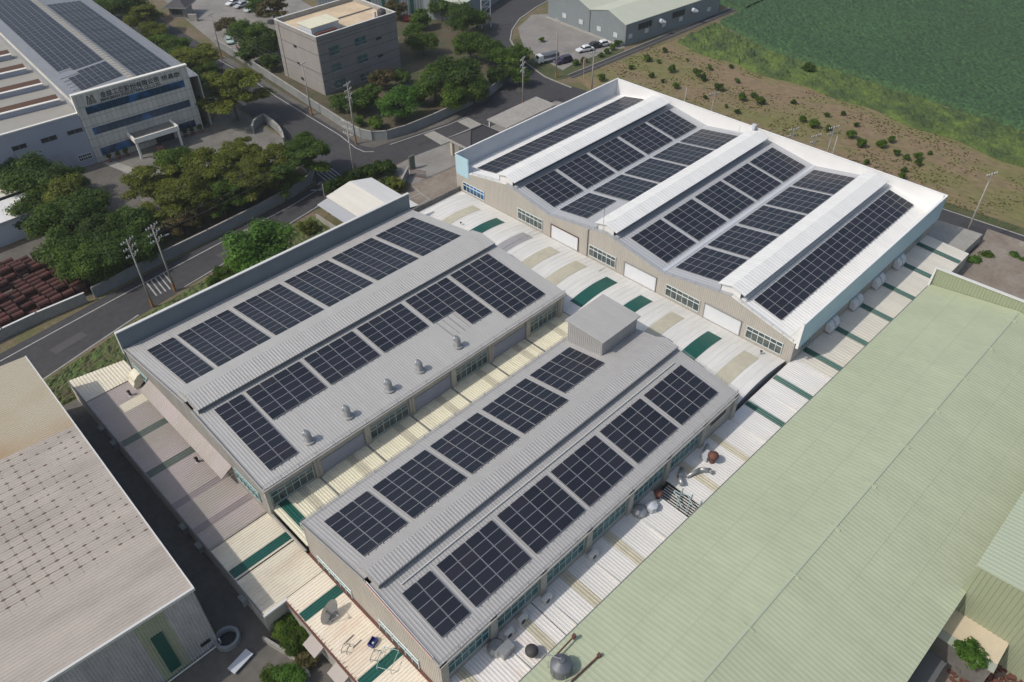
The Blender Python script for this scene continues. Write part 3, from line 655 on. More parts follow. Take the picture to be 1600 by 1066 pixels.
p.build('fascia', M['blue_panel'], B3, label='sky blue fascia over the lean-to roof')
p = MB(); p.box(W0+.05, WS-.5, PT-.15, W1+.25, WS-.2, PT-.02); p.box(W0-.15, WN-.05, PT, W1+.3, WN+.2, PT+.1); p.box(W1-.07, WS-.5, PT, W1+.25, WN, PT+.1)
p.box(W0-.02, WS-.5, 7.4, W0+.1, WS-.15, PT-.02); p.build('parapet_cap', M['white_panel'], B3)
p = MB(); p.slab([(W0, WS-.25, 11.25), (W1, WS-.25, 11.25), (W1, WS+.9, 8.45), (W0, WS+.9, 8.45)], .05)
p.face([(W0+.02, WS-.25, 8.0), (W0+.02, WS+.9, 8.3), (W0+.02, WS-.25, 11.22)]); p.build('fascia_back', M['white_roof'], B3, label='white sloping back of the blue fascia')
for a, b in [(29.6, 34.9), (42.3, 48.0), (57.1, 62.2), (71.9, 77.3)]: window(B3, 'y', W0-.05, a, b, 5.3, 7.25, -1, 6, 'win_white', 'glass', .66)
window(B3, 'y', W0-.05, 85.2, 90.4, 5.2, 6.85, -1, 6, 'win_white', 'glass_blue', .66)
for a, b in [(35.85, 41.5), (49.8, 55.4), (64.5, 70.0)]:
    s_ = MB(); s_.ribs(lambda t: (W0-.06, b, 4.9+t), lambda t: (W0-.06, a, 4.9+t), 2.35, (-1, 0, 0), .16, .03); so_ = s_.build('shutter_door', M['shutter'], B3)
    q = MB(); q.box(W0-.16, a-.12, 4.9, W0-.05, a, 7.35); q.box(W0-.16, b, 4.9, W0-.05, b+.12, 7.35); q.box(W0-.16, a-.12, 7.26, W0-.05, b+.12, 7.4); q.build('door_frame', M['rusty'] if a > 60 else M['rail'], so_)
rail(B3, [(W0-.05, WS+.3, 8.15), (W0-.05, 38, 10.45), (W0-.05, 49, 8.65), (W0-.05, 59.3, 10.45), (W0-.05, 70.6, 8.75), (W0-.05, 80, 10.45), (W0-.05, 88, 9.0)], .4, 1.6)
gt = MB(); gt.path([(W0-.15, 62.6, 9.6), (W0-.15, 62.6, 5.0)], .06); gt.path([(W0-.15, 62.6, 9.6), (W0+1, 60.9, 10.6)], .06); gt.path([(W0+.2, 60.1, 10), (W0+.2, 60.1, 14.2)], .03); gt.build('downpipe', M['trim_dark'], B3)
gt = MB()
for y in (49.0, 70.6): gt.box(W0, y-.28, 8.62, W1-.1, y+.28, 8.72)
gt.build('valley_gutter', M['parapet_in'], B3)
gt = MB(); gt.box(W1-.75, 60.8, 9.7, W1-.15, 61.2, 12.0); gt.box(W1-.75, 60.7, 12.0, W1-.1, 61.5, 12.2); gt.path([(W1-1.5, 63.2, 10.2), (W1-1.5, 63.2, 11.6)], .04); gt.path([(W1-1.5, 61.3, 10.4), (W1-1.5, 66, 10.0)], .05); gt.build('exhaust_duct', M['parapet_in'], B3)
# high windows + fins under the fascia
for k in range(7):
    x = 80.0+k*6.75
    if x+2.4 < W1: window(B3, 'x', WS-.05, x, x+2.4, 5.6, 7.2, -1, 4, 'win_teal', 'glass', .6)

# ================================================================== low annex roofs
LW = 4.7
# link building with barrel roof between the halls
BL = thing('link_building', 'low link building with white barrel roof between the halls', 'annex', (71.5, 60, 0))
def barrel(t):      # t 0..1 from x=65.2 to 77.75
    x = 65.3+12.5*t; z = 4.75+0.95*math.sin(math.pi*min(1, max(0, t*0.92+.06)))
    return x, z
def barrel_strip(mb, ya, yb, t0=0., t1=1., dz=0., n=16):
    for k in range(n):
        a = t0+(t1-t0)*k/n; b = t0+(t1-t0)*(k+1)/n
        xa, za = barrel(a); xb, zb = barrel(b)
        mb.slab([(xa, ya, za+dz), (xb, ya, zb+dz), (xb, yb, zb+dz), (xa, yb, zb+dz) if False else (xa, yb, za+dz)], .12 if dz == 0 else .02)
def flat_barrel(mb, ya, yb, pitch=.9):
    # ribbed along x: arcs stepped in y
    n = round((yb-ya)/pitch); p = (yb-ya)/n
    for j in range(n):
        y = ya+j*p
        for k in range(16):
            xa, za = barrel(k/16); xb, zb = barrel((k+1)/16)
            mb.face([(xa, y, za), (xb, y, zb), (xb, y+p*.92, zb), (xa, y+p*.92, za)])
            mb.face([(xa, y+p*.92, za), (xb, y+p*.92, zb), (xb, y+p*.96, zb+.03), (xa, y+p*.96, za+.03)])
            mb.face([(xa, y+p*.96, za+.03), (xb, y+p*.96, zb+.03), (xb, y+p, zb), (xa, y+p, za)])
M['white_barrel'] = mat('white_barrel_roof', (0.72, 0.71, 0.675), 0.55, 0, 0.16, 0.45, stretch=(.15, 1.2, 1), fine=0.04, fscale=3)
r = MB(); flat_barrel(r, 28.9, 89.4); ro = r.build('roof', M['white_barrel'], BL)
r = MB(); barrel_strip(r, 28.7, 28.9, 0, 1, .03); r.build('roof_edge', M['trim'], ro)
# walls under the barrel
r = MB()
for k in range(16):
    xa, za = barrel(k/16); xb, zb = barrel((k+1)/16)
    r.face([(xa, 28.95, 0), (xb, 28.95, 0), (xb, 28.95, zb-.05), (xa, 28.95, za-.05)])
r.box(65.35, 89.35, 0, 77.8, 89.5, 4.85); r.build('wall', M['trim'], BL)
sk = [(84.4, 1.9, 'tan_strip'), (78.8, 2.0, 'green_strip'), (72.6, 2.2, 'grey_strip'), (66.9, 2.2, 'tan_strip'), (61.5, 2.2, 'tan_strip'), (55.6, 2.1, 'green_strip'), (49.3, 2.1, 'green_strip'), (43.9, 2.1, 'tan_strip'), (37.9, 2.2, 'green_strip'), (32.3, 2.2, 'tan_strip')]
for y, wd, m in sk:
    b = MB(); barrel_strip(b, y-wd/2, y+wd/2, .16, .80, .045, 10); b.build('skylight', M[m], ro)
rail(BL, [(65.5, 72.3, 4.95), (77.0, 72.3, 5.2)], .7, 3); rail(BL, [(65.5, 58.4, 4.95), (77.0, 58.4, 5.2)], .1, 12)
yw = MB(); yw.box(65.6, 91.2, 0, 78.0, 91.45, 5.6); yw.build('parapet', M['conc'], BL)
b = MB(); b.box(65.3, 89.5, 4.6, 77.8, 91.2, 4.75); b.build('roof_gutter', M['white_low'], BL)

# cream strip roof between the two grey halls
CS = thing('strip_roof', 'cream corrugated roof strip between the two grey halls', 'roof', (41, 52, 0))
r = MB(); r.ribs(lambda t: (18.3+t, 49.35, 4.75), lambda t: (18.3+t, 55.98, 4.9), 46.9, (0, 0, 1), .33, .05)
r.slab([(18.3, 49.3, 4.73), (65.2, 49.3, 4.73), (65.2, 55.98, 4.88), (18.3, 55.98, 4.88)], .1); r.build('roof_sheet', M['cream'], CS)
for x, wd, m in [(19.6, 1.1, 'green_strip')]+[(x, 1.0, 'tan_strip') for x in (22.0, 28.5, 35.3, 41.9, 48.6, 55.3, 61.8)]:
    b = MB(); b.ribs(lambda t: (x-wd/2+t, 49.4, 4.80), lambda t: (x-wd/2+t, 55.9, 4.95), wd, (0, 0, 1), .33, .05); b.build('skylight', M[m], CS)
for x in (24.4, 31.0, 37.6, 44.2, 50.8, 57.4):
    bb(x-.06, 49.4, 4.78, x+.06, 55.9, 4.99).build('seam', M['rusty'] if False else M['trim_dark'], CS)

# west low building
zW = 3.4
WB = thing('annex_building', 'low west annex with faded mauve and cream metal roof', 'annex', (14.5, 65, 0))
xe = lambda y: 11.15+(94-y)*-0.0025
def rib_x(mb, xa_, xb_, ya, yb, z, pitch=.34, h=.045):
    mb.ribs(lambda t: (xa_, ya+t, z), lambda t: (xb_, ya+t, z), yb-ya, (0, 0, 1), pitch, h)
def rib_x2(ya, yb, m, lb=None, xa_=11.15, xb_=18.1, dz=0, name='roof', par=None, h=.045):
    b = MB(); rib_x(b, xa_, xb_, ya, yb, zW+dz, .34, h); b.box(xa_, ya, zW+dz-.14, xb_, yb, zW+dz-.01); return b.build(name, M[m], par or WB, label=lb)
rib_x2(52.0, 57.0, 'cream_w', 'cream roof section')
rib_x2(57.2, 88.2, 'mauve', 'faded mauve roof section')
rib_x2(46.6, 51.8, 'cream_w', 'cream roof section at the notch')
b = MB(); b.slab([(11.2, 88.4, zW), (18.1, 88.4, zW), (18.1, 92.6, zW+.0), (11.2, 93.9, zW)], .15)
b.ribs(lambda t: (11.2+t, 88.4, zW+.01), lambda t: (11.2+t, 93.9-t*1.3/6.9, zW+.01), 6.9, (0, 0, 1), .4, .05); b.build('roof', M['cream_w'], WB, label='cream roof section at the road end')
for ya, wd, m in [(78.1, 1.1, 'green_dull'), (71.4, 1.1, 'green_dull'), (65.1, 1.0, 'mauve_dk'), (60.4, .9, 'mauve_dk'), (52.8, 1.2, 'green_strip')]:
    b = MB(); rib_x(b, 11.2, 18.05, ya-wd/2, ya+wd/2, zW+.05, .34, .05); b.build('skylight', M[m], WB)
b = MB(); rib_x(b, 13.8, 17.4, 83.0, 84.7, zW+.06, .34, .05); b.build('roof_patch', M['cream_w'], WB)
b = MB()
b.box(11.1, 46.6, 0, 11.3, 93.9, zW-.1); b.box(11.3, 46.55, 0, 13.6, 46.75, zW-.1)
b.build('wall', M['wall_tan'], WB); 
b = MB(); b.tube((11.3, 57.1, zW+.08), (18.0, 57.1, zW+.12), .1, .1, 8); b.build('roof_gutter', M['conc_pale'], WB)
b = MB(); b.box(11.02, 46.5, zW-.1, 11.14, 94, zW+.04); b.build('roof_edge', M['trim_dark'], WB)
b = MB(); b.box(11.02, 46.3, zW-.2, 13.7, 46.55, zW+.06); b.build('roof_edge', M['trim'], WB)
# canopy strip on B1's west wall
cn = MB(); cn.slab([(16.5, 63.4, 5.0), (18.0, 63.4, 5.9), (18.0, 83.5, 5.9), (16.5, 83.5, 5.0)], .08)
cn.ribs(lambda t: (16.5, 63.4+t, 5.01), lambda t: (18.0, 63.4+t, 5.91), 20.1, (0, 0, 1), .34, .04)
cano = thing('wall_canopy', 'long narrow mauve canopy along the west wall of the back grey hall', 'canopy', (17.5, 73, 3.7))
cn.build('canopy_sheet', M['mauve'], cano)
fr_ = MB()
for y in (63.6, 68.5, 73.4, 78.3, 83.2): fr_.tube((16.6, y, 4.9), (18.0, y, 4.3), .05); fr_.tube((16.6, y, 4.95), (18.0, y, 5.0), .05)
fr_.build('bracket', M['cream_w'], cano)

# south-west cream roof around B2's west wall
SW = thing('annex_building', 'cream roofed annex carrying the satellite dish', 'annex', (16, 38, 0))
zS = 3.41
M['cream_sw'] = mat('weathered_cream_roof', (0.74, 0.67, 0.55), 0.65, 0, 0.1, 0.35, col2=(0.62, 0.50, 0.38), stretch=(.35, 1.2, 1), thresh=(0.28, 0.5), fine=0.06)
def swr(ya, yb): 
    b = MB(); b.ribs(lambda t: (13.55, ya+t, zS), lambda t: (18.35, ya+t, zS), yb-ya, (0, 0, 1), .34, .045); b.box(13.55, ya, zS-.15, 18.35, yb, zS-.01)
    b.build('roof', M['cream_sw'], SW)
swr(22.5, 46.5)
for y, wd in ((43.6, 1.2), (34.2, 1.1)):
    b = MB(); b.ribs(lambda t: (13.6, y-wd/2+t, zS+.05), lambda t: (18.3, y-wd/2+t, zS+.05), wd, (0, 0, 1), .34, .045); b.build('skylight', M['green_strip'], SW)
b = MB(); b.ribs(lambda t: (13.5, 22.5+t, 0), lambda t: (13.5, 22.5+t, zS-.1), 24.0, (-1, 0, 0), .4, .03); b.build('wall', M['wall_grey'], SW)
b = MB(); b.box(13.36, 22.5, zS-.14, 13.54, 46.5, zS+.03)
random.seed(3)
for k in range(46):
    y = 24+k*.48; b.tube((13.5, y, zS), (13.5+random.uniform(.1, .35), y+random.uniform(-.1, .1), zS+random.uniform(.02, .12)), .035, .02, 4)
b.build('roof_edge', M['rusty'], SW)
b = bb(18.1, 22.5, zS+.02, 18.35, 49.3, zS+.16); b.build('flashing', M['rusty'], SW)
# pipe joining cream strip and low roof
b = MB(); b.path([(18.05, 49.4, 4.0), (18.05, 55.9, 4.1)], .16, 8); b.build('roof_gutter', M['conc_pale'], WB)

# south lean-to: three roof stretches
LT = thing('lean_to', 'long lean-to roof of white and cream sheets beside the pale green hall', 'lean-to', (70, 25, 0))
def lean(xa_, xb_, m, lb, zA=4.55, pitch=.36, ys=21.5, h=.022):
    b = MB(); b.ribs(lambda t: (xa_+t, ys, zA-.1), lambda t: (xa_+t, 28.28, zA+.25), xb_-xa_, (0, 0, 1), pitch, h)
    b.slab([(xa_, ys, zA-.12), (xb_, ys, zA-.12), (xb_, 28.28, zA+.23), (xa_, 28.28, zA+.23)], .12); return b.build('roof', M[m], LT, label=lb)
lean(18.2, 29.8, 'white_old', 'rust streaked white section at the near end')
lean(29.9, 48.9, 'white_low', 'white section beside the front hall')
lean(51.2, 78.9, 'white_low', 'white section reaching the big hall')
lean(79.0, 119.3, 'cream_east', 'cream section under the blue fascia', 4.5, .55, 21.5, .025)
sks = [(20.4, 1.0, 'tan_strip'), (28.0, 1.0, 'tan_strip'), (34.4, 1.1, 'tan_strip'), (41.0, 1.1, 'tan_strip'), (54.2, 1.1, 'tan_strip'), (60.2, 1.0, 'tan_strip')] + \
      [(x, 1.0, 'green_strip') for x in (67.8, 74.2, 81.6, 88.5, 95.6, 102.4, 109.2, 115.9)]
for x, wd, m in sks:
    b = MB(); b.ribs(lambda t: (x-wd/2+t, 21.6, 4.5), lambda t: (x-wd/2+t, 28.2, 4.85), wd, (0, 0, 1), .36, .04); b.build('skylight', M[m], LT)
for x in (25.0, 31.2, 37.6, 45.0, 79.0, 64.0, 71.0):
    bb(x-.05, 21.6, 4.5, x+.05, 28.2, 4.82).build('seam', M['trim'], LT)
bb(18.2, 21.5, 0, 49.0, 21.7, 4.4).build('wall', M['wall_grey'], LT); bb(51.2, 21.5, 0, 119.3, 21.7, 4.35).build('wall', M['wall_grey'], LT)
bb(119.15, 21.7, 0, 119.35, 28.2, 4.4).build('wall', M['wall_grey'], LT)
# the open burnt-looking bay with pipes and rafters
b = MB(); b.box(48.9, 21.6, 3.3, 51.3, 28.2, 3.4)
bo = b.build('bay_floor', M['dark'], LT)
b = MB()
for k in range(7): b.box(49.0+k*.34, 21.6, 4.2, 49.1+k*.34, 27.6, 4.32)
b.build('rafter', M['trim'], bo)

# slab terrace at the east end and ground beyond
b = MB(); b.prism([(119.4, 30.5), (127.0, 30.2), (127.8, 22.4), (119.4, 22.6)], 0, 3.5)
tr_ = solo('terrace', b, M['conc_pale'], 'flat pale concrete terrace at the right end of the blue fascia hall', 'terrace')
b = MB(); b.prism([(119.4, 22.3), (127.9, 22.1), (133, 23), (133.2, 10), (126, -6), (112, -8), (105, 9), (106, 21)], 0, 1.9)
struct('raised_ground', b, M['yard'])
b = MB(); b.prism([(125.8, 24), (131, 24.5), (132.5, -20), (128, -20)], 1.9, 1.93)
bw = MB(); bw.box(131.3, 4, 1.8, 131.6, 17.5, 2.5); solo('low_wall', bw, M['conc_pale'], 'low pale wall on the roadside at the right edge', 'wall')

# ================================================================== green roofed hall (south)
GO = (25.4, 22.78, R(-0.82))
GH = thing('warehouse', 'huge pale green roofed warehouse filling the lower right', 'warehouse', (70, 12, 0))
def roofpl(mb, x0, x1, ya, za, yb, zb, pitch, h):
    mb.ribs(lambda t: (x0+t, ya, za), lambda t: (x0+t, yb, zb), x1-x0, (0, 0, 1), pitch, h)
    mb.slab([(x0, ya, za-.03), (x1, ya, za-.03), (x1, yb, zb-.03), (x0, yb, zb-.03)], .1)
r = MB(GO); roofpl(r, -14, 78.2, 0, 7.0, -11.3, 8.5, .55, .012); r.build('roof', M['green_roof'], GH, label='slope facing the lean-to')
r = MB(GO); roofpl(r, -14, 78.2, -23.4, 6.9, -11.3, 8.5, .5, .016); r.build('roof', M['green_roof'], GH, label='slope at the lower right')
r = MB(GO); r.box(-14, -11.45, 8.48, 77.5, -11.15, 8.58)
for k in range(12):
    x = -8+k*7.6; r.box(x-.05, -11.9, 8.45, x+.05, -10.7, 8.62)
r.build('ridge_cap', M['green_roof2'], GH)
r = MB(GO)
for f in (.34, .67):
    r.box(-14, -11.3*f-.03, 7+1.5*f-.01, 78, -11.3*f+.03, 7+1.5*f+.028); r.box(-14, -11.4-12*f-.03, 8.5-1.6*f-.01, 71.3, -11.4-12*f+.03, 8.5-1.6*f+.03)
for k in range(16): r.box(-12+k*5.5, -11.2, 6.95, -11.96+k*5.5, 0, 6.96)
r.build('sheet_lap', M['green_lap'], GH)
r = MB(GO); r.box(-14, 0, 6.72, 78.2, .12, 6.98); r.build('eave_trim', M['trim_dark'], GH)
r = MB(GO); r.box(-14, -.6, 0, 78, -.3, 6.8); r.box(-14, -23, 0, 78, -22.8, 6.7); r.box(77.8, -23, 0, 78, -.6, 6.7); r.build('wall', M['green_wall'], GH)
# raised far parapet gable
r = MB(GO)
r.ribs(lambda t: (78.3, -t, 6.5), lambda t: (78.3, -t, 9.6+(t/11.8)*.35 if t < 11.8 else 9.95-(t-11.8)*.03), 23.5, (-1, 0, 0), .4, .05)
r.box(78.32, -23.5, 0, 78.5, 0, 9.5); r.build('end_parapet', M['green_wall'], GH)
r = MB(GO)
for (ya, za), (yb, zb) in (((0.1, 9.62), (-11.8, 9.98)), ((-11.8, 9.98), (-23.5, 9.65))):
    r.hexa([(78.15, ya, za), (78.6, ya, za), (78.6, yb, zb), (78.15, yb, zb)], [(78.15, ya, za+.14), (78.6, ya, za+.14), (78.6, yb, zb+.14), (78.15, yb, zb+.14)])
r.hexa([(77.7, -.05, 6.9), (78.6, -.05, 6.9), (78.6, .2, 6.9), (77.7, .2, 6.9)], [(78.2, -.05, 9.7), (78.6, -.05, 9.7), (78.6, .2, 9.7), (78.2, .2, 9.7)])
r.build('parapet_cap', M['trim'], GH)
# adjoining green block at lower right
GB = thing('warehouse', 'tall pale green block standing against the big green roof at the right edge', 'warehouse', (64, -12, 0))
r = MB(); roofpl(r, 58.4, 100, -30, 12.6, -.6, 10.95, .5, .02); r.build('roof', M['green_roof2'], GB)
r = MB(); r.ribs(lambda t: (58.5, -.7-t, 0), lambda t: (58.5, -.7-t, 10.9+t*1.65/29.4), 29, (-1, 0, 0), .45, .06); r.build('wall', M['green_wall'], GB)
r = MB(); r.box(61.6, -30, 5.5, 61.85, -.9, 5.6); 
# low shed with tan and grey roof
LS = thing('shed', 'low shed with tan and grey flat roof beside the green block', 'shed', (58, -3.5, 0))
r = MB(); r.slab([(55.6, -6.1, 3.9), (58.5, -6.1, 3.9), (58.5, -.6, 3.9), (55.6, -.6, 3.9)], .12); r.build('roof', M['tan_pale'], LS, label='tan roof part')
r = MB(); r.slab([(54.6, -6.15, 3.86), (55.58, -6.15, 3.86), (55.58, -.6, 3.86), (54.6, -.6, 3.86)], .12); r.build('roof', M['green_dull2'], LS, label='grey green roof part')
r = MB(); r.box(54.8, -6, 0, 58.4, -.8, 3.7); r.build('wall', M['conc'], LS)
sh = thing('metal_canopy', 'dark ribbed metal canopy by the bright green bush', 'canopy', (50, -3, 0))
r = MB(); c4 = [at(1448, 1014, 2.6), at(1478, 1036, 2.6), at(1462, 1068, 2.6), at(1400, 1075, 2.6)]
a_, b_, c_, d_ = at(1449, 1014, 2.6), at(1478, 1037, 2.6), at(1460, 1066, 2.6), at(1406, 1068, 2.6)
r.ribs(lambda t: a_.lerp(b_, t/4.0), lambda t: d_.lerp(c_, t/4.0), 4.0, (0, 0, 1), .25, .06); r.build('canopy_sheet', M['trim_dark'], sh)
r = MB()
for q in (a_, b_, c_, d_): r.tube((q.x, q.y, 0), (q.x, q.y, 2.6), .06)
r.build('post', M['rail'], sh)
flat('yard', [(40, -.9), (61.8, -.9), (61.8, -25), (38, -25)], 0.03, M['yard'])

# ================================================================== rusted warehouse (left)
RH = thing('warehouse', 'old warehouse with rust spotted pale roof at the lower left', 'warehouse', (0, 60, 0))
RO = (6.95, 49.15, R(0)); RA = (8.15, 93.4)
zr = 10.0; sl_ = 0.075
def rp(x, y, base=zr):
    e = 6.95+(y-49.15)*(8.15-6.95)/44.25
    return (e+x, y, base-x*sl_)
r = MB()
n_ = int(44.2/.36)
r.ribs(lambda t: rp(-17.5, 49.2+t), lambda t: rp(0, 49.2+t), 44.2, (0, 0, 1), .36, .028)
r.slab([Vector(rp(-17.5, 49.2))-Vector((0, 0, .05)), Vector(rp(0, 49.2))-Vector((0, 0, .05)), Vector(rp(0, 93.4))-Vector((0, 0, .05)), Vector(rp(-17.5, 93.4))-Vector((0, 0, .05))], .12)
r.build('roof', M['rust_roof'], RH)
r = MB(); q = [rp(-17.5, 49.05), rp(.12, 49.05), rp(.12, 49.3), rp(-17.5, 49.3)]
r.hexa([(x, y, z-.25) for x, y, z in q], [(x, y, z+.08) for x, y, z in q]); r.hexa([(x, y, z-.3) for x, y, z in (rp(0, 49.3), rp(.13, 49.3), rp(.13, 93.4), rp(0, 93.4))], [(x, y, z+.05) for x, y, z in (rp(0, 49.3), rp(.13, 49.3), rp(.13, 93.4), rp(0, 93.4))]); r.build('roof_edge', M['trim'], RH)
M['old_wall'] = mat('stained_grey_sheet_wall', (0.50, 0.49, 0.49), 0.7, 0, 0.3, 0.7, stretch=(1, 1, .3), fine=.08)
M['old_green'] = mat('faded_green_sheet', (0.37, 0.40, 0.29), 0.7, 0, 0.1, 0.7, stretch=(1, 1, .3))
def rwall(xa_, xb_, m, lb):
    b = MB(); b.ribs(lambda t: (6.85+xa_+t, 49.4, 0), lambda t: (6.85+xa_+t, 49.4, zr-(xa_+t)*sl_-.2), xb_-xa_, (0, -1, 0), .28, .06); b.build('wall', M[m], RH, label=lb)
rwall(-2.9, 0, 'old_wall', 'stained grey sheet wall'); rwall(-5.6, -2.9, 'old_green', 'faded green wall stretch'); rwall(-17.5, -5.6, 'old_wall', 'grey sheet wall')
b = MB(); b.ribs(lambda t: (6.9+(8.15-6.95)*t/44.25, 49.4+t, 0), lambda t: (6.9+(8.15-6.95)*t/44.25, 49.4+t, 9.8), 44, (1, 0, 0), .4, .05); b.build('wall', M['old_wall'], RH, label='side wall on the alley')
bb(2.0, 49.22, 1.0, 3.1, 49.4, 7.2).build('door', M['green_strip'], RH)
bb(5.3, 49.25, 1.3, 6.3, 49.42, 1.7).build('vent_slot', M['dark'], RH)
b = MB(); b.path([(7.0, 49.1, 1.0), (7.0, 49.1, .2), (-1, 49.1, .2)], .08); b.build('downpipe', M['trim'], RH)

# alley ground
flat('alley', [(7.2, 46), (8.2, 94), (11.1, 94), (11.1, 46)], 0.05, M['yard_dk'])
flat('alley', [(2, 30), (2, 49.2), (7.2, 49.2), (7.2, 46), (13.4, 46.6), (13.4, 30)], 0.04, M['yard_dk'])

# ================================================================== solar arrays
SLOPES = {
    'B1N': ((89.45, 7.4), (72, 10.1)), 'B1S': ((56, 8.4), (72, 10.1)), 'B2N': ((49.2, 8.6), (38.7, 10.3)), 'B2S': ((28.3, 8.6), (38.7, 10.3)),
    'B3a': ((91.9, 8.3), (80, 10.4)), 'B3b': ((70.6, 8.7), (80, 10.4)), 'B3c': ((70.6, 8.7), (59.3, 10.4)), 'B3d': ((49, 8.6), (59.3, 10.4)),
    'B3e': ((49, 8.6), (38, 10.4)), 'B3f': ((28.2, 8.1), (38, 10.4))}
PM = {}
def panel_mesh(wd, ht):
    k = (round(wd, 2), round(ht, 2))
    if k in PM: return PM[k]
    b = MB(); t = .028
    b.mi = 1; b.box(-wd/2, -ht/2, -.035, wd/2, ht/2, 0.0)
    b.mi = 0; b.face([(-wd/2+t, -ht/2+t, .004), (wd/2-t, -ht/2+t, .004), (wd/2-t, ht/2-t, .004), (-wd/2+t, ht/2-t, .004)])
    me = bpy.data.meshes.new('solar_panel'); me.from_pydata(b.v, [], b.f)
    me.materials.append(M['cells']); me.materials.append(M['pframe']); me.polygons.foreach_set('material_index', b.m); me.update()
    PM[k] = me; return me
RM = {}
def array(slope, x0, x1, y0, y1, cols, rows, label, skip=None):
    (ya, za), (yb, zb) = slope; m = (zb-za)/(yb-ya); ang = math.atan(m)
    yc = (y0+y1)/2; zc = za+(yc-ya)*m+.17; xc = (x0+x1)/2
    root = thing('solar_array', label, 'solar array', (xc, yc, zc-.15), 'solar arrays on the hall roofs')
    pw = (x1-x0)/cols; ph = (y1-y0)/rows
    me = panel_mesh(pw-.065, (ph-.028)/math.cos(ang))
    for c in range(cols):
        for r_ in range(rows):
            if skip and skip(c, r_): continue
            o = bpy.data.objects.new('solar_panel', me); sc.collection.objects.link(o); o.parent = root
            y = y0+ph*(r_+.5)
            o.location = (x0+pw*(c+.5)-xc, y-yc, .15+(y-yc)*m); o.rotation_euler = (ang, 0, 0)
    # mounting rails running down the slope
    k = (round(pw*cols, 1), cols, round(y1-y0, 1), round(m, 3))
    if k not in RM:
        b = MB()
        for c in range(cols):
            for fx in (.25, .75):
                x = -(x1-x0)/2+pw*(c+fx); h = (y1-y0)/2+.18
                b.hexa([(x-.03, -h, -h*m+.03), (x+.03, -h, -h*m+.03), (x+.03, h, h*m+.03), (x-.03, h, h*m+.03)],
                       [(x-.03, -h, -h*m+.105), (x+.03, -h, -h*m+.105), (x+.03, h, h*m+.105), (x-.03, h, h*m+.105)])
        me2 = bpy.data.meshes.new('mounting_rail'); me2.from_pydata(b.v, [], b.f); me2.materials.append(M['rail']); me2.update(); RM[k] = me2
    o = bpy.data.objects.new('mounting_rail', RM[k]); sc.collection.objects.link(o); o.parent = root
    return root
P4 = 7.35; PT4 = 7.95
def nth(i): return ORD[i]
# B1 upper slope: 2-column array then five 4-column ones
xs = [(19.7, 23.35, 2)]+[(23.85+i*8.05, 31.25+i*8.05, 4) for i in range(5)]
for i, (a, b, c) in enumerate(xs):
    array(SLOPES['B1N'], a, b, 74.75, 86.25, c, 10, 'solar array, %s from the lower left below the long blue grey parapet' % nth(i))
xs = [(19.8, 23.4, 2), (23.85, 31.25, 4), (31.8, 39.15, 4), (39.75, 47.0, 4), (47.65, 55.0, 4), (55.6, 62.9, 4)]
for i, (a, b, c) in enumerate(xs):
    lab = 'solar array, %s from the lower left on the back hall slope with the pipe vents' % nth(i)
    if i in (0, 5): array(SLOPES['B1S'], a, b, 57.35, 68.6, c, 10, lab)
    elif i == 4: array(SLOPES['B1S'], a, b, 59.6, 68.6, c, 8, lab, lambda c_, r_: c_ < 2 and r_ < 3)
    else: array(SLOPES['B1S'], a, b, 63.0, 68.6, c, 5, lab)
xs = [(19.9, 25.35, 3, 6), (25.95, 33.2, 4, 6), (33.8, 41.0, 4, 6), (41.6, 48.9, 4, 6), (49.5, 56.75, 4, 5)]
for i, (a, b, c, rr) in enumerate(xs):
    array(SLOPES['B2N'], a, b, 40.7 if rr == 6 else 41.9, 47.5, c, rr, 'solar array, %s from the lower left on the front hall slope below the stair tower' % nth(i))
xs = [(20.05, 23.5, 2), (24.15, 31.45, 4), (32.05, 39.35, 4), (39.85, 47.1, 4), (47.75, 55.0, 4), (55.55, 62.85, 4)]
for i, (a, b, c) in enumerate(xs):
    array(SLOPES['B2S'], a, b, 29.75, 35.2, c, 5, 'solar array, %s from the bottom on the front hall slope with teal windows below' % nth(i))
array(SLOPES['B3a'], 80.0, 119.6, 84.6, 89.2, 21, 4, 'very long narrow solar array beside the tall white parapet')
bx = [(79.7, 86.85), (87.5, 94.8), (95.5, 102.9), (103.6, 110.95), (111.6, 118.3)]
for i, (a, b) in enumerate(bx):
    array(SLOPES['B3b'], a, b, 71.35, 77.8, 4, 6, 'solar array, %s from the front, just right of the left white ridge cap' % nth(i))
for i, (a, b) in enumerate([(79.9, 87.0), (87.9, 95.2), (95.8, 103.0), (103.6, 110.9), (111.5, 118.3)]):
    array(SLOPES['B3c'], a, b, 64.8 if i == 0 else 62.65, 70.3, 4, 5 if i == 0 else 7, 'solar array, %s from the front, just left of the middle white ridge cap' % nth(i))
for i, (a, b) in enumerate([(79.85, 87.0), (87.65, 95.1), (95.8, 102.9), (103.5, 110.9), (111.5, 118.7)]):
    array(SLOPES['B3d'], a, b, 49.75, 56.35, 4, 6, 'solar array, %s from the front, just right of the middle white ridge cap' % nth(i))
for i, (a, b) in enumerate([(79.85, 86.9), (87.6, 95.0), (95.7, 102.9), (103.5, 110.9), (111.5, 118.6)]):
    array(SLOPES['B3e'], a, b, 41.2, 48.2, 4, 6, 'solar array, %s from the front, just left of the right white ridge cap' % nth(i))
array(SLOPES['B3f'], 79.6, 118.9, 31.4, 35.7, 21, 4, 'very long solar array on the white slope beside the blue fascia')

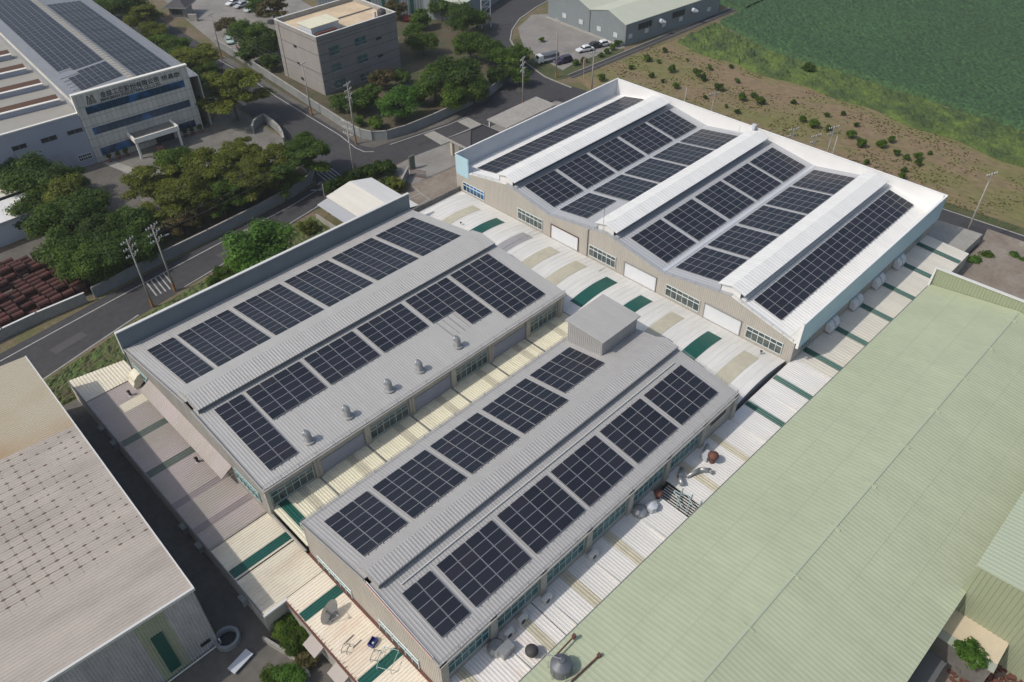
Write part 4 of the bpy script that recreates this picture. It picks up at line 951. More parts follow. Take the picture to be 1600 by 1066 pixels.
# ================================================================== far left plant with the lettered front
FB = (41.1, 156.7, R(-4.4))
def fbw(x, y, z=0):
    c, q = math.cos(FB[2]), math.sin(FB[2]); return Vector((FB[0]+x*c-y*q, FB[1]+x*q+y*c, z))
PL = thing('industrial_plant', 'industrial plant with lettered white front and solar panels on its long roof', 'factory', fbw(11, 20))
def pz(x): return 11.7-(12.4-x)*.085 if x < 12.65 else 11.7-(x-12.9)*.085
b = MB(FB); b.box(-.1, 0, 0, 21.8, .6, 13.6); b.build('facade', M['facade'], PL, label='white tiled front with blue glass bands')
b = MB(FB); b.box(-.3, -.12, 13.5, 22.0, .75, 13.78); b.box(-.3, -.15, 9.9, -.05, .7, 13.5); b.build('facade_cap', M['facade_trim'], PL)
b = MB(FB)
for z in (8.9, 11.2, 4.85, 7.3, 1.0, 3.1): b.box(-.1, -.03, z-.03, 21.8, 0, z+.03)
for k in range(22): b.box(.4+k*1.0, -.025, .1, .45+k*1.0, 0, 13.45)
b.build('facade_joint', M['conc_wall'], PL)
for i, (a, c_, z0, z1, n) in enumerate([(1.3, 20.5, 9.6, 11.0, 16), (1.2, 20.5, 5.5, 6.9, 16), (1.2, 10.4, 1.2, 2.7, 8), (16.7, 20.4, 1.2, 2.6, 4)]):
    b = MB(FB); b.box(a, -.06, z0, c_, -.01, z1); wo = b.build('window', M['glass_blue'], PL)
    b = MB(FB)
    for k in range(n+1): b.box(a+(c_-a)*k/n-.03, -.09, z0, a+(c_-a)*k/n+.03, -.06, z1)
    b.build('mullion', M['glass_teal'], wo)
b = MB(FB); b.box(11.8, -.05, 0, 15.6, -.02, 2.4); b.build('entrance', M['dark'], PL)
b = MB(FB)
b.box(6.8, -4.3, 3.3, 15.7, -.1, 3.75); b.box(6.8, -4.3, 3.75, 15.7, -4.0, 4.25); b.box(6.8, -4.0, 3.75, 7.1, -.1, 4.25); b.box(15.4, -4.0, 3.75, 15.7, -.1, 4.25)
b.box(6.9, -4.2, 0, 7.3, -3.8, 3.3); b.box(15.2, -4.2, 0, 15.6, -3.8, 3.3)
co = b.build('entrance_canopy', M['facade_trim'], PL)
b = MB(FB); b.box(7.1, -4.0, 3.75, 15.4, -.1, 3.8); b.build('canopy_floor', M['conc'], co)
def rx(mb, x0, x1, y0, y1, z0, z1, pitch=.6, h=.04):
    mb.ribs(lambda t: (x0, y0+t, z0), lambda t: (x1, y0+t, z1), y1-y0, (0, 0, 1), pitch, h)
    mb.slab([(x0, y0, z0-.03), (x1, y0, z1-.03), (x1, y1, z1-.03), (x0, y1, z0-.03)], .1)
b = MB(FB); rx(b, .7, 12.65, .6, 95, pz(.7), pz(12.6)); b.build('roof', M['plant_roof'], PL, label='left roof slope')
b = MB(FB); rx(b, 12.65, 24, .6, 95, pz(12.7), pz(24)); b.build('roof', M['plant_roof'], PL, label='right roof slope')
b = MB(FB); b.box(12.2, .7, 11.62, 13.1, 95, 11.9)
for k in range(60): b.box(12.2, 1.5+k*1.55, 11.9, 13.1, 2.2+k*1.55, 11.98)
b.build('ridge_cap', M['wing_roof'], PL)
b = MB(FB); b.box(.7, .7, 0, .9, 95, 10.5); b.box(23.8, .7, 0, 24, 95, 10.5); b.build('wall', M['facade'], PL)
b = MB(FB)
for x in (22.9, 23.7): b.path([(x, .8, pz(x)+.3), (x, 95, pz(x)+.3)], .04)
b.build('roof_railing', M['rail'], PL)
WG = thing('plant_wing', 'lavender grey wing of the plant with raised roof lights and a grey shutter', 'factory', fbw(-8, 10))
b = MB(FB); b.box(-30, .1, 0, -.15, .4, 10.2); b.build('wall', M['wing_wall'], WG)
b = MB(FB); b.box(-30, 0, 10.2, -.15, .5, 10.4); b.build('wall_cap', M['facade_trim'], WG)
b = MB(FB); b.slab([(-30, .4, 10.1), (.7, .4, 9.35), (.7, 95, 9.35), (-30, 95, 10.1)], .15); b.build('roof', M['wing_roof'], WG)
b = MB(FB); b.box(.2, .5, 9.3, .7, 95, 9.55); b.build('valley_gutter', M['plant_roof'], WG)
def Lc(u, v, z):
    p = at(u, v, z); dx, dy = p.x-FB[0], p.y-FB[1]; c, q = math.cos(FB[2]), math.sin(FB[2]); return dx*c+dy*q, -dx*q+dy*c
for k, (u, v) in enumerate([(95, 161), (68, 136.5), (43, 112), (19, 90)]):
    x_, y_ = Lc(u, v, 9.7)
    b = MB(FB); b.hexa([(x_-24, y_, 9.5), (x_, y_, 9.2), (x_, y_+2.3, 9.2), (x_-24, y_+2.3, 9.5)], [(x_-24, y_, 10.9), (x_, y_, 10.35), (x_, y_+1.6, 10.45), (x_-24, y_+1.6, 11.0)])
    ro_ = b.build('roof_light', M['wing_wall'], WG)
    b = MB(FB); b.hexa([(x_-24, y_-.15, 10.9), (x_+.1, y_-.15, 10.35), (x_+.1, y_+.45, 10.4), (x_-24, y_+.45, 10.95)], [(x_-24, y_-.15, 11.0), (x_+.1, y_-.15, 10.45), (x_+.1, y_+.45, 10.5), (x_-24, y_+.45, 11.05)]); b.build('light_cap', M['facade_trim'], ro_)
    b = MB(FB); b.slab([(x_-24, y_+.46, 11.0), (x_, y_+.46, 10.48), (x_, y_+1.7, 10.95), (x_-24, y_+1.7, 11.45)], .04); b.build('louver', M['brown'], ro_)
for a, c_, z0, z1, n in [(-13, -10.4, 6.85, 7.85, 2), (-8, -5.1, 6.7, 7.75, 2), (-3.3, -.4, 6.75, 7.7, 2)]:
    window(WG, 'x', .1, a, c_, z0, z1, -1, n, 'wing_wall', 'dark', 0, FB)
window(WG, 'x', .1, -3.1, -.6, 1.3, 2.55, -1, 6, 'win_white', 'dark', .5, FB)
b = MB(FB); b.ribs(lambda t: (-9.1, .05, t), lambda t: (-3.9, .05, t), 4.0, (0, -1, 0), .2, .03); b.build('shutter_door', M['shutter_grey'], WG)
b = MB(FB); b.path([(-13.0, .02, 6.6), (-12.4, .02, 0)], .05); b.build('downpipe', M['rail'], WG)
# lettering
def text3(body, size, x, z, name, m, sx=1.0, width=None):
    cu = bpy.data.curves.new('t', 'FONT'); cu.body = body; cu.size = size; cu.extrude = .03; cu.offset = size*.016
    o = bpy.data.objects.new('t', cu); sc.collection.objects.link(o)
    bpy.context.view_layer.update()
    me = bpy.data.meshes.new_from_object(o.evaluated_get(bpy.context.evaluated_depsgraph_get()))
    bpy.data.objects.remove(o); me.name = name
    xs_ = [v.co.x for v in me.vertices] or [0, 1]
    k = (width/(max(xs_)-min(xs_))) if width else sx
    p = fbw(x, -.05, z)
    me.transform(Matrix.Translation(p-WL[PL.name]) @ Matrix.Rotation(FB[2], 4, 'Z') @ Matrix.Rotation(R(90), 4, 'X') @ Matrix.Diagonal((k, 1, 1, 1)))
    me.materials.clear(); me.materials.append(m)
    r_ = bpy.data.objects.new(name, me); sc.collection.objects.link(r_); r_.parent = PL; return r_
text3('\u91d1\u76ca\u5de5\u696d\u80a1\u4efd\u6709\u9650\u516c\u53f8', 1.15, 4.6, 12.05, 'sign_lettering', M['letters'], width=11.3)
text3('\u6046\u660c\u5ee0', 1.0, 16.5, 12.0, 'sign_lettering', M['letters'], width=3.7)
text3('MINGMAN INDUSTRIAL CO., LTD.', .78, 4.4, 11.27, 'sign_lettering', M['letters'], width=11.7)
b = MB(FB)
for (xa, xb, xc) in ((1.95, 2.45, 2.75), (2.85, 3.05, 3.6)):
    pass
def bar(p, q, w_): b.hexa([(p[0]-w_, -.06, p[1]), (p[0]+w_, -.06, p[1]), (p[0]+w_, -.01, p[1]), (p[0]-w_, -.01, p[1])], [(q[0]-w_, -.06, q[1]), (q[0]+w_, -.06, q[1]), (q[0]+w_, -.01, q[1]), (q[0]-w_, -.01, q[1])])
bar((2.0, 11.5), (2.35, 13.0), .11); bar((2.75, 12.0), (2.38, 13.0), .10); bar((2.75, 12.0), (3.12, 13.0), .10); bar((3.55, 11.5), (3.15, 13.0), .11)
bar((2.35, 11.5), (2.5, 12.1), .07); bar((2.72, 11.5), (2.55, 12.1), .07); bar((2.85, 11.5), (3.0, 12.1), .07); bar((3.25, 11.5), (3.08, 12.1), .07)
b.box(1.9, -.05, 11.38, 3.65, -.01, 11.5)
b.build('emblem', M['bronze'], PL)
# plant arrays
def array_y(x0, x1, y0, y1, cols, rows, label, skip=None):
    xc, yc = (x0+x1)/2, (y0+y1)/2; m = (pz(x1)-pz(x0))/(x1-x0); ang = math.atan(m); zc = pz(xc)+.2
    root = thing('solar_array', label, 'solar array', fbw(xc, yc, zc), 'solar arrays on the plant roof', FB[2])
    pw, ph = (x1-x0)/cols, (y1-y0)/rows; me = panel_mesh(ph-.05, (pw-.04)/math.cos(ang))
    for c in range(cols):
        for r_ in range(rows):
            if skip and skip(c, r_): continue
            o = bpy.data.objects.new('solar_panel', me); sc.collection.objects.link(o); o.parent = root
            x = x0+pw*(c+.5)
            o.location = (x-xc, y0+ph*(r_+.5)-yc, (x-xc)*m); o.rotation_euler = (-ang, 0, R(90))
    b = MB()
    for r_ in range(rows):
        y = y0+ph*(r_+.5)-yc; hx = (x1-x0)/2
        b.hexa([(-hx, y-.03, -hx*m-.14), (hx, y-.03, hx*m-.14), (hx, y+.03, hx*m-.14), (-hx, y+.03, -hx*m-.14)], [(-hx, y-.03, -hx*m-.05), (hx, y-.03, hx*m-.05), (hx, y+.03, hx*m-.05), (-hx, y+.03, -hx*m-.05)])
    o = b.build('mounting_rail', M['rail']); o.parent = root
for k in range(6):
    array_y(2.9, 11.8, 19.6+k*9.7, 29.2+k*9.7, 7, 5, 'solar array, %s from the front on the left slope of the plant roof' % nth(k+1), (lambda c, r_: c < 2 and r_ == 0) if k == 0 else None)
array_y(2.2, 11.8, 8.6, 18.2, 8, 5, 'small solar array just behind the lettered front', lambda c, r_: (c < 3 and r_ == 4) or (c < 1))
for k in range(7):
    array_y(13.7, 21.4, 5.4+k*8.4, 13.5+k*8.4, 7, 4, 'solar array, %s from the front on the right slope of the plant roof' % nth(k))
# pots and jar in front
jar = thing('stone_jar', 'round reddish stone jar by the plant entrance', 'jar', fbw(11.2, -3.2))
b = MB(); p = fbw(11.2, -3.2); b.lathe(p, [(.5, 0), (.85, .5), (.8, 1.0), (.5, 1.25)], 14); b.build('jar_body', M['pot'], jar, smooth=True)
b = MB(); b.lathe((p.x, p.y, 1.25), [(.55, 0), (.55, .12)], 14); b.build('jar_rim', M['slate'], jar)

# ================================================================== grey building and rooftop
GY = thing('office_block', 'mauve grey three storey block with tan roof terrace', 'building', (101, 158, 0))
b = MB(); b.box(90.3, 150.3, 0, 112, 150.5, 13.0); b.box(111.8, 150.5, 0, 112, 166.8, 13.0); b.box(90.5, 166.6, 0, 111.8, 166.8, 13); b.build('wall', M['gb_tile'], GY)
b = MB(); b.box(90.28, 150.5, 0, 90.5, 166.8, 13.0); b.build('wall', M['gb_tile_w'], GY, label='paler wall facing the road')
b = MB(); b.box(90.5, 150.5, 11.9, 111.8, 166.6, 12.05); b.build('roof', M['tan_roof'], GY)
b = MB(); b.box(90.5, 150.5, 12.05, 90.7, 166.6, 12.95); b.box(90.7, 166.4, 12.05, 111.8, 166.6, 12.95); b.box(111.6, 150.5, 12.05, 111.8, 166.4, 12.95); b.build('parapet', M['conc_pale'], GY)
b = MB(); b.box(90.2, 150.2, 13.0, 112.1, 150.6, 13.08); b.box(90.2, 150.6, 13.0, 90.6, 166.9, 13.08); b.box(90.6, 166.5, 13.0, 112.1, 166.9, 13.08); b.box(111.7, 150.6, 13.0, 112.1, 166.5, 13.08); b.build('parapet_cap', M['trim'], GY)
b = MB()
for z in (8.95, 4.8, 12.0, 7.2, 3.0, 11.2): b.box(90.3, 150.27, z-.04, 112, 150.3, z+.04)
for z in (8.95, 4.8, 12.0): b.box(90.25, 150.5, z-.04, 90.28, 166.8, z+.04)
b.build('wall_groove', M['slate'], GY)
for a, c_, z0, z1 in [(92.9, 95.6, 8.2, 10.1), (99.9, 103, 8.4, 10.2), (92.9, 95.5, 4.6, 6.3), (99.9, 102.8, 4.4, 6.2), (92.9, 96, .8, 2.6), (99.9, 102.8, .3, 2.0)]:
    wo = window(GY, 'x', 150.3, a, c_, z0, z1, -1, 2, 'gb_tile', 'glass_teal', .42)
    b = MB(); b.box(a, 150.0, z0-.15, c_, 150.3, z0-.05); b.build('sill', M['conc_pale'], wo)
for a, c_, z0, z1 in [(105.8, 107.2, 8.3, 8.8), (105.7, 107.1, 4.3, 4.8)]: window(GY, 'x', 150.3, a, c_, z0, z1, -1, 1, 'slate', 'dark', 0)
for y, z in ((159.6, 8.5), (159.4, 4.6), (159, 1.2)): window(GY, 'y', 90.28, y-.5, y+.5, z, z+.6, -1, 1, 'slate', 'dark', 0)
b = MB(); b.box(90.15, 165.2, 0, 90.3, 165.5, 12.9); b.build('downpipe', M['conc_pale'], GY)
b = MB(); b.box(97, 158.5, 12.05, 111.6, 158.7, 12.35); b.build('roof_kerb', M['conc_pale'], GY)
rs = thing('rooftop_shed', 'white rooftop shed with pale yellow roof on the mauve block', 'shed', (94.5, 156.5, 12.05))
b = MB(); b.box(91.2, 153.2, 12.05, 98.4, 158.2, 13.9); b.build('shed_wall', M['parapet_in'], rs)
b = MB(); b.box(91.0, 153.0, 13.9, 98.7, 158.4, 14.05); b.build('shed_roof', M['cream'], rs)
b = MB(); b.box(92, 152.0, 12.05, 97, 152.9, 12.9); b.build('junk', M['rusty'], rs)
rt_ = thing('water_tank', 'black ribbed water tank on the corner of the mauve block roof', 'water tank', (109.3, 151.9, 12.05))
b = MB(); b.lathe((109.3, 151.9, 12.05), [(1.0, 0), (1.0, 1.6), (.6, 1.95), (.3, 2.05)], 18); b.build('tank_body', M['slate'], rt_)
b = MB(); b.tube((108.2, 153.2, 12.05), (108.2, 153.2, 13.4), .4, .4, 12); b.build('pipe', M['porc'], rt_)

# ================================================================== grey green warehouse with the car park
FW = (159.3, 120.1, R(-5.6))
W2 = thing('warehouse', 'grey green warehouse beside the parking lot with two gables', 'warehouse', (175, 130, 0))
pr = [(0, 5.2), (6.3, 7.3), (12.8, 5.8), (20.5, 8.4), (29, 5.6)]
b = MB(FW)
gable_wall(b, 0, pr, 0, -1, .6, .05); b.build('wall', M['blue_grey_wall'], W2, label='gabled wall on the parking lot')
b = MB(FW); b.ribs(lambda t: (t, 0, 0), lambda t: (t, 0, 5.15), 36, (0, -1, 0), .6, .05); b.box(35.9, 0, 0, 36, 29, 5); b.box(0, 28.9, 0, 36, 29, 5.4); b.build('wall', M['blue_grey_wall'], W2, label='long wall on the ditch')
for k, ((ya, za), (yb, zb)) in enumerate(zip(pr, pr[1:])):
    b = MB(FW); b.slab([(-.2, ya, za+.1), (36.3, ya, za+.1), (36.3, yb, zb+.1), (-.2, yb, zb+.1)], .12)
    b.ribs(lambda t: (-.2+t, ya, za+.11), lambda t: (-.2+t, yb, zb+.11), 36.5, (0, 0, 1), .9, .03); b.build('roof', M['pale_green_roof'], W2)
for y in (3.4, 9.3, 16.0, 22.4): window(W2, 'y', -.06, y-.7, y+.7, 1.4, 2.5, -1, 2, 'win_white', 'parapet_in', .5, FW)
for a, c_, z0, z1 in [(1.0, 2.2, 1.7, 2.7), (6.9, 8.1, 1.7, 2.7), (13.3, 14.5, 1.7, 2.7), (19.8, 21, 1.7, 2.7), (31, 32.2, 1.7, 2.7)]:
    window(W2, 'x', -.06, a, c_, z0, z1, -1, 2, 'win_white', 'parapet_in', .5, FW)
for a, c_ in ((4.2, 9.2), (16.8, 21.6)): window(W2, 'x', -.06, a, c_, 3.0, 4.6, -1, 4, 'trim_dark', 'dark', 0, FW)
for x in (12.2, 24.6):
    b = MB(FW); b.tube((x, -.1, 3.6), (x, -1.0, 3.6), .55, .55, 12); b.tube((x, -1.0, 3.6), (x+.6, -1.5, 3.3), .5, .35, 12); b.build('vent_hood', M['parapet_in'], W2)
b = MB(FW); b.box(-.15, 12.7, 0, -.02, 13.0, 5.9); b.box(-.1, -.15, 0, .1, 0, 5.2); b.build('corner_trim', M['trim_dark'], W2)
b = MB(FW); b.box(-1.2, -.2, .03, -.1, 29, .12); b.build('plinth', M['conc_pale'], W2)
# far sheds at the top edge
fs = thing('far_shed', 'long grey shed with dark green stripes at the top edge behind the tan roof block', 'shed', at(590, -20, 0))
a_, b_ = at(500, 28, 0), at(700, 22, 0)
d_ = (b_-a_); L_ = d_.length; ang_ = math.atan2(d_.y, d_.x); F3 = (a_.x, a_.y, ang_)
b = MB(F3); b.ribs(lambda t: (t, 0, 0), lambda t: (t, 0, 6), L_, (0, -1, 0), .8, .05); b.box(0, .05, 0, L_, 14, 6); b.build('wall', M['blue_grey_wall'], fs)
for k in range(6):
    q = MB(F3); q.box(L_*(.38+k*.11), -.1, .5, L_*(.38+k*.11)+.9, -.05, 5.8); q.build('stripe', M['green_strip'], fs)
q = MB(F3); q.slab([(-.2, -.3, 6.1), (L_, -.3, 6.1), (L_, 14, 7.4), (-.2, 14, 7.4)], .15); q.build('roof', M['pale_green_roof'], fs)
fs = thing('far_shed', 'grey shed at the top edge beside the road bend', 'shed', at(800, 5, 0))
a_, b_ = at(790, 30, 0), at(845, -8, 0); d_ = (b_-a_); L_ = d_.length; F3 = (a_.x-3, a_.y+8, math.atan2(d_.y, d_.x))
b = MB(F3); b.box(-8, 0, 0, L_+10, 12, 5); b.build('wall', M['blue_grey_wall'], fs)
b = MB(F3); b.slab([(-8.3, -.3, 5.1), (L_+10, -.3, 5.1), (L_+10, 12.2, 6.5), (-8.3, 12.2, 6.5)], .15); b.build('roof', M['pale_green_roof'], fs)

# ================================================================== small sheds, gate houses
S1 = thing('small_shed', 'small shed with cream gable roof behind the long grey parapet', 'shed', (65, 102, 0))
b = MB(); b.slab([(61.4, 107.9, 3.75), (61.2, 94, 3.75), (66.3, 94, 4.6), (66.6, 107.9, 4.6)][::-1], .1); b.build('roof', M['cream_east'], S1, label='left slope')
b = MB(); b.slab([(66.6, 107.9, 4.6), (66.3, 94, 4.6), (70.7, 94, 3.8), (70.9, 107.4, 3.8)][::-1], .1); b.build('roof', M['white_low'], S1, label='right slope')
b = MB(); b.slab([(59.3, 107.7, 3.1), (59.1, 94, 3.1), (61.3, 94, 3.5), (61.5, 107.7, 3.5)][::-1], .08); b.build('lean_roof', M['grey_mem'], S1)
b = MB(); b.box(61.6, 94.2, 0, 70.6, 107.5, 3.7); b.build('wall', M['conc_wall'], S1)
b = MB(); b.box(58.9, 94.2, 0, 59.1, 108.2, 1.2); b.build('low_wall', M['conc_pale'], S1)
b = MB(); b.tube((61.4, 108.4, 0), (61.4, 108.4, 6.0), .07); b.build('pipe', M['rail'], S1)
G1 = thing('guard_house', 'guard house with dark hipped roof by the works gate', 'guard house', (95.5, 104, 0))
Q = [(90.9, 109.4), (99.6, 109.0), (99.6, 102.4), (90.8, 102.8)]
b = MB(); ap, aq = (94.0, 105.9, 5.3), (97.0, 105.8, 5.3); q = [(x, y, 3.5) for x, y in Q]
b.face([q[0], q[3], ap]); b.face([q[3], q[2], aq, ap]); b.face([q[2], q[1], aq]); b.face([q[1], q[0], ap, aq]); b.build('roof', M['slate'], G1)
b = MB(); b.path([q[0], ap, q[3]], .1); b.path([q[1], aq, q[2]], .1); b.path([ap, aq], .1); b.build('ridge_tile', M['dark'], G1)
b = MB()
for i in range(4):
    p, r_ = Vector((*Q[i], 0)), Vector((*Q[(i+1) % 4], 0)); dd = (r_-p).normalized(); nn = Vector((-dd.y, dd.x, 0))*.25
    b.hexa([(p.x-nn.x, p.y-nn.y, 3.15), (r_.x-nn.x, r_.y-nn.y, 3.15), (r_.x+nn.x, r_.y+nn.y, 3.15), (p.x+nn.x, p.y+nn.y, 3.15)], [(p.x-nn.x, p.y-nn.y, 3.5+i*.003), (r_.x-nn.x, r_.y-nn.y, 3.5+i*.003), (r_.x+nn.x, r_.y+nn.y, 3.5+i*.003), (p.x+nn.x, p.y+nn.y, 3.5+i*.003)])
b.build('eave', M['conc_pale'], G1)
b = MB(); b.box(92.6, 103.3, 0, 98.8, 108.2, 3.2); b.build('wall', M['tan_strip'], G1)
for x, y in ((91.4, 103.4), (91.4, 108.8)):
    b = bb(x-.3, y-.3, 0, x+.3, y+.3, 3.2); b.build('pillar', M['tan_strip'], G1)
window(G1, 'y', 92.6, 104.2, 107.2, 1.1, 2.4, -1, 4, 'win_teal', 'glass', 0)
G2 = thing('carport', 'grey flat roofed carport behind the tall white parapet', 'carport', (108, 106, 0))
b = MB(); b.slab([(101.6, 109.6, 3.7), (101.6, 103.9, 3.7), (116, 103.9, 3.9), (116, 109.6, 3.9)], .2); b.build('roof', M['conc_pale'], G2)
b = MB()
for x in (102, 108.5, 115.5):
    for y in (104.3, 109.2): b.box(x-.15, y-.15, 0, x+.15, y+.15, 3.5)
b.build('pillar', M['parapet_in'], G2)
G3 = thing('guard_house', 'guard house with grey hipped roof at the gate near the top edge', 'guard house', at(280, 25, 0))
pc_ = at(285, 24, 0); F4 = (pc_.x, pc_.y, R(40))
b = MB(F4); b.box(-2.4, -2.2, 0, 2.4, 2.2, 2.9); b.build('wall', M['conc_pale'], G3)
b = MB(F4); q = [(-3.4, -3.2, 3.1), (3.4, -3.2, 3.1), (3.4, 3.2, 3.1), (-3.4, 3.2, 3.1)]; ap = (0, 0, 4.8)
for i in range(4): b.face([q[i], q[(i+1) % 4], ap])
b.face(q[::-1]); b.build('roof', M['slate'], G3)
b = MB(F4); b.box(-3.5, -3.3, 2.85, 3.5, 3.3, 3.08); b.build('eave', M['conc_wall'], G3)
window(G3, 'y', -2.4, -1.5, 1.5, 1.0, 2.3, -1, 3, 'trim_dark', 'glass', 0, F4)
sg = thing('sign_stone', 'pale stone gate sign beside the guard house near the top edge', 'sign', at(303, 33, 0))
p = at(303, 33, 0); b = MB((p.x, p.y, R(-50))); b.box(-1.2, -.4, 0, 1.2, .4, 1.8); b.build('slab', M['conc_pale'], sg)
# company gate: curved wall and path things
GT = thing('gate_wall', 'curved grey gate wall at the company entrance off the road', 'wall', (71.5, 142, 0))
pts = [(69.0, 145.5), (70.2, 147.2), (71.8, 148.2), (73.6, 148.6), (73.3, 145.0), (72.8, 141.8), (71.8, 138.8), (70.5, 136.2)]
def wallpath(mb, P, z1, th, z0=0):
    for (x, y), (x2, y2) in zip(P, P[1:]):
        dd = Vector((x2-x, y2-y, 0)).normalized(); nn = Vector((-dd.y, dd.x, 0))*th/2; e = dd*th*.3
        mb.hexa([(x+nn.x-e.x, y+nn.y-e.y, z0), (x-nn.x-e.x, y-nn.y-e.y, z0), (x2-nn.x+e.x, y2-nn.y+e.y, z0), (x2+nn.x+e.x, y2+nn.y+e.y, z0)],
                [(x+nn.x-e.x, y+nn.y-e.y, z1), (x-nn.x-e.x, y-nn.y-e.y, z1), (x2-nn.x+e.x, y2-nn.y+e.y, z1), (x2+nn.x+e.x, y2+nn.y+e.y, z1)])
b = MB(); wallpath(b, pts, 1.7, .3); b.build('wall_body', M['conc_wall'], GT)
b = MB(); wallpath(b, pts, 1.85, .42, 1.7); b.build('wall_cap', M['conc_pale'], GT)
def yardwall(label, P, h=1.9, m='conc_wall', cap='conc_pale'):
    t = thing('boundary_wall', label, 'wall', (P[0][0], P[0][1], 0))
    b = MB(); wallpath(b, P, h, .22); b.build('wall_body', M[m], t)
    b = MB(); wallpath(b, P, h+.08, .34, h); b.build('wall_cap', M[cap], t)
    b = MB()
    for (x, y), (x2, y2) in zip(P, P[1:]):
        L = math.hypot(x2-x, y2-y); n = max(1, int(L/4))
        for k in range(n):
            b.tube((x+(x2-x)*k/n, y+(y2-y)*k/n, 0), (x+(x2-x)*k/n, y+(y2-y)*k/n, h-.02), .19, .19, 4)
    b.build('pier', M[m], t)
yardwall('long grey boundary wall in front of the company trees', [(22.3, 114.2), (32.3, 115.4), (42.8, 116.1), (51.6, 116.9), (60.9, 118.1), (65.4, 119.7), (68.2, 122.6), (69.2, 126.0)])
yardwall('pale wall in front of the rusty drums', [(-12, 112.6), (9.1, 114.2), (14, 114.4), (20.9, 114.1)], 1.7, 'conc_pale', 'trim')
yardwall('curving grey boundary wall round the mauve block garden', [(88.6, 196), (88, 186), (87.0, 173.5), (85.8, 160), (84.5, 146), (83.4, 133), (83.3, 128), (84.2, 125.2), (86.5, 123.3), (91, 122.4), (98, 122.3), (106.5, 122.7), (116, 123.6), (121, 125.2), (126.5, 129.5), (130, 134.5)])
yardwall('low wall with a green gate post at the works entrance', [(75.7, 105.6), (80.2, 108.9)], 1.6, 'conc_wall')
gp = solo('gate_post', bb(81.6, 109.9, 0, 82.8, 110.3, 2.8), M['green_dull'], 'tall grey green gate post at the works entrance', 'gate post')
b = MB()
for k in range(14): b.box(80.2+k*.1, 108.2-k*.22, .1, 80.26+k*.1, 108.25-k*.22, 1.6)
b.path([(80.2, 108.2, 1.55), (81.6, 105.2, 1.55)], .04); b.path([(80.2, 108.2, .2), (81.6, 105.2, .2)], .04)
solo('sliding_gate', b, M['rusty'], 'dark sliding gate at the works entrance', 'gate')

# left edge small white house and drums
LH = thing('storage_house', 'grey white storage house at the left edge among trees', 'building', (22, 148, 0))
b = MB(); b.box(8, 139.5, 0, 24.5, 151, 4.2); b.build('wall', M['parapet_in'], LH)
b = MB(); b.slab([(8, 139, 4.3), (25.2, 139, 4.3), (25.2, 145, 5.0), (8, 145, 5.0)], .12); b.build('roof', M['white_low'], LH)
b = MB(); b.slab([(8, 145.4, 5.4), (24.8, 145.4, 5.4), (24.8, 151.5, 4.6), (8, 151.5, 4.6)], .12); b.build('roof', M['cream_east'], LH)
window(LH, 'x', 139.5, 20.5, 22.6, 1.7, 2.7, -1, 2, 'parapet_in', 'dark', 0)
# drums lying in stacked rows
DM = None; random.seed(11)
db = MB(); db.tube((-.82, 0, 0), (.82, 0, 0), .46, .46, 12); 
for xx in (-.82, -.28, .28, .78): db.tube((xx, 0, 0), (xx+.05, 0, 0), .485, .485, 12)
nd = 0
for row in range(15):
    y = 116.4+row*1.18
    if row == 8: continue
    for col in range(8):
        x = 21.2-col*1.85-(row*.12)
        if x < 7: continue
        if row > 11 and col < (row-11): continue
        o = bpy.data.objects.new('rusty_drum', DM) if DM else None
        if not DM:
            o = db.build('rusty_drum', M['rust_drum']); DM = o.data
        else: sc.collection.objects.link(o)
        lift = .46+(.9 if random.random() < .75 else 1.75 if random.random() < .3 else 0)
        o.location = (x+random.uniform(-.08, .08), y+random.uniform(-.08, .08), lift); o.rotation_euler = (0, 0, R(7+random.uniform(-3, 3)))
        tag(o, 'rusty drum lying %s from the right in the %s row from the pale roadside wall' % (ordn(col), ordn(row)), 'drum', 'rusty drums in packed rows'); nd += 1
        if lift > 1.0:
            o2 = o.copy(); sc.collection.objects.link(o2); o2.location.z = lift-.9; o2['label'] = 'lower rusty drum %s from the right in the %s row from the roadside wall' % (ordn(col), ordn(row))
b = MB()
random.seed(8)
# ================================================================== roof gear
def elbow(label, loc, r0=.34, h=1.35, ang=0., m='metal', cat='roof vent', group=None, name='roof_vent'):
    t = thing(name, label, cat, loc, group)
    b = MB(); x, y, z = loc; P = [Vector((x, y, z-.1))]
    for k in range(7): P.append(Vector((x, y, z+h*k/6)))
    for a, c_ in zip(P, P[1:]): b.tube(a, c_, r0, r0*.985, 12, False)
    for p in P[1:]: b.tube(p-Vector((0, 0, .02)), p+Vector((0, 0, .02)), r0*1.03, r0*1.03, 12)
    b.build('pipe', M[m], t, True)
    b = MB(); c, q = math.cos(ang), math.sin(ang)
    prev = None
    for k in range(7):
        a = k/6*R(95); rc = r0*.9; p = Vector((x+c*rc*(1-math.cos(a)), y+q*rc*(1-math.cos(a)), z+h+rc*math.sin(a)))
        d_ = Vector((c*math.sin(a), q*math.sin(a), math.cos(a)))
        if prev is not None: b.tube(prev-pd*.06, p+d_*.06, r0*1.03, r0*1.03, 14, k == 6)
        prev, pd = p, d_
    b.build('hood', M[m], t, True)
    b = MB(); b.lathe((x, y, z-.02), [(r0*1.7, 0), (r0*1.7, .05), (r0*1.1, .12)], 12); b.build('flashing', M['rail'], t)
for i, x in enumerate((25.2, 30.5, 36.5, 41.2, 47.4)):
    elbow('grey elbow pipe vent, %s from the lower left on the back grey hall' % nth(i), (x, 57.9, 8.72), .38, .85, R(120), 'metal', group='elbow vents on the back grey hall')
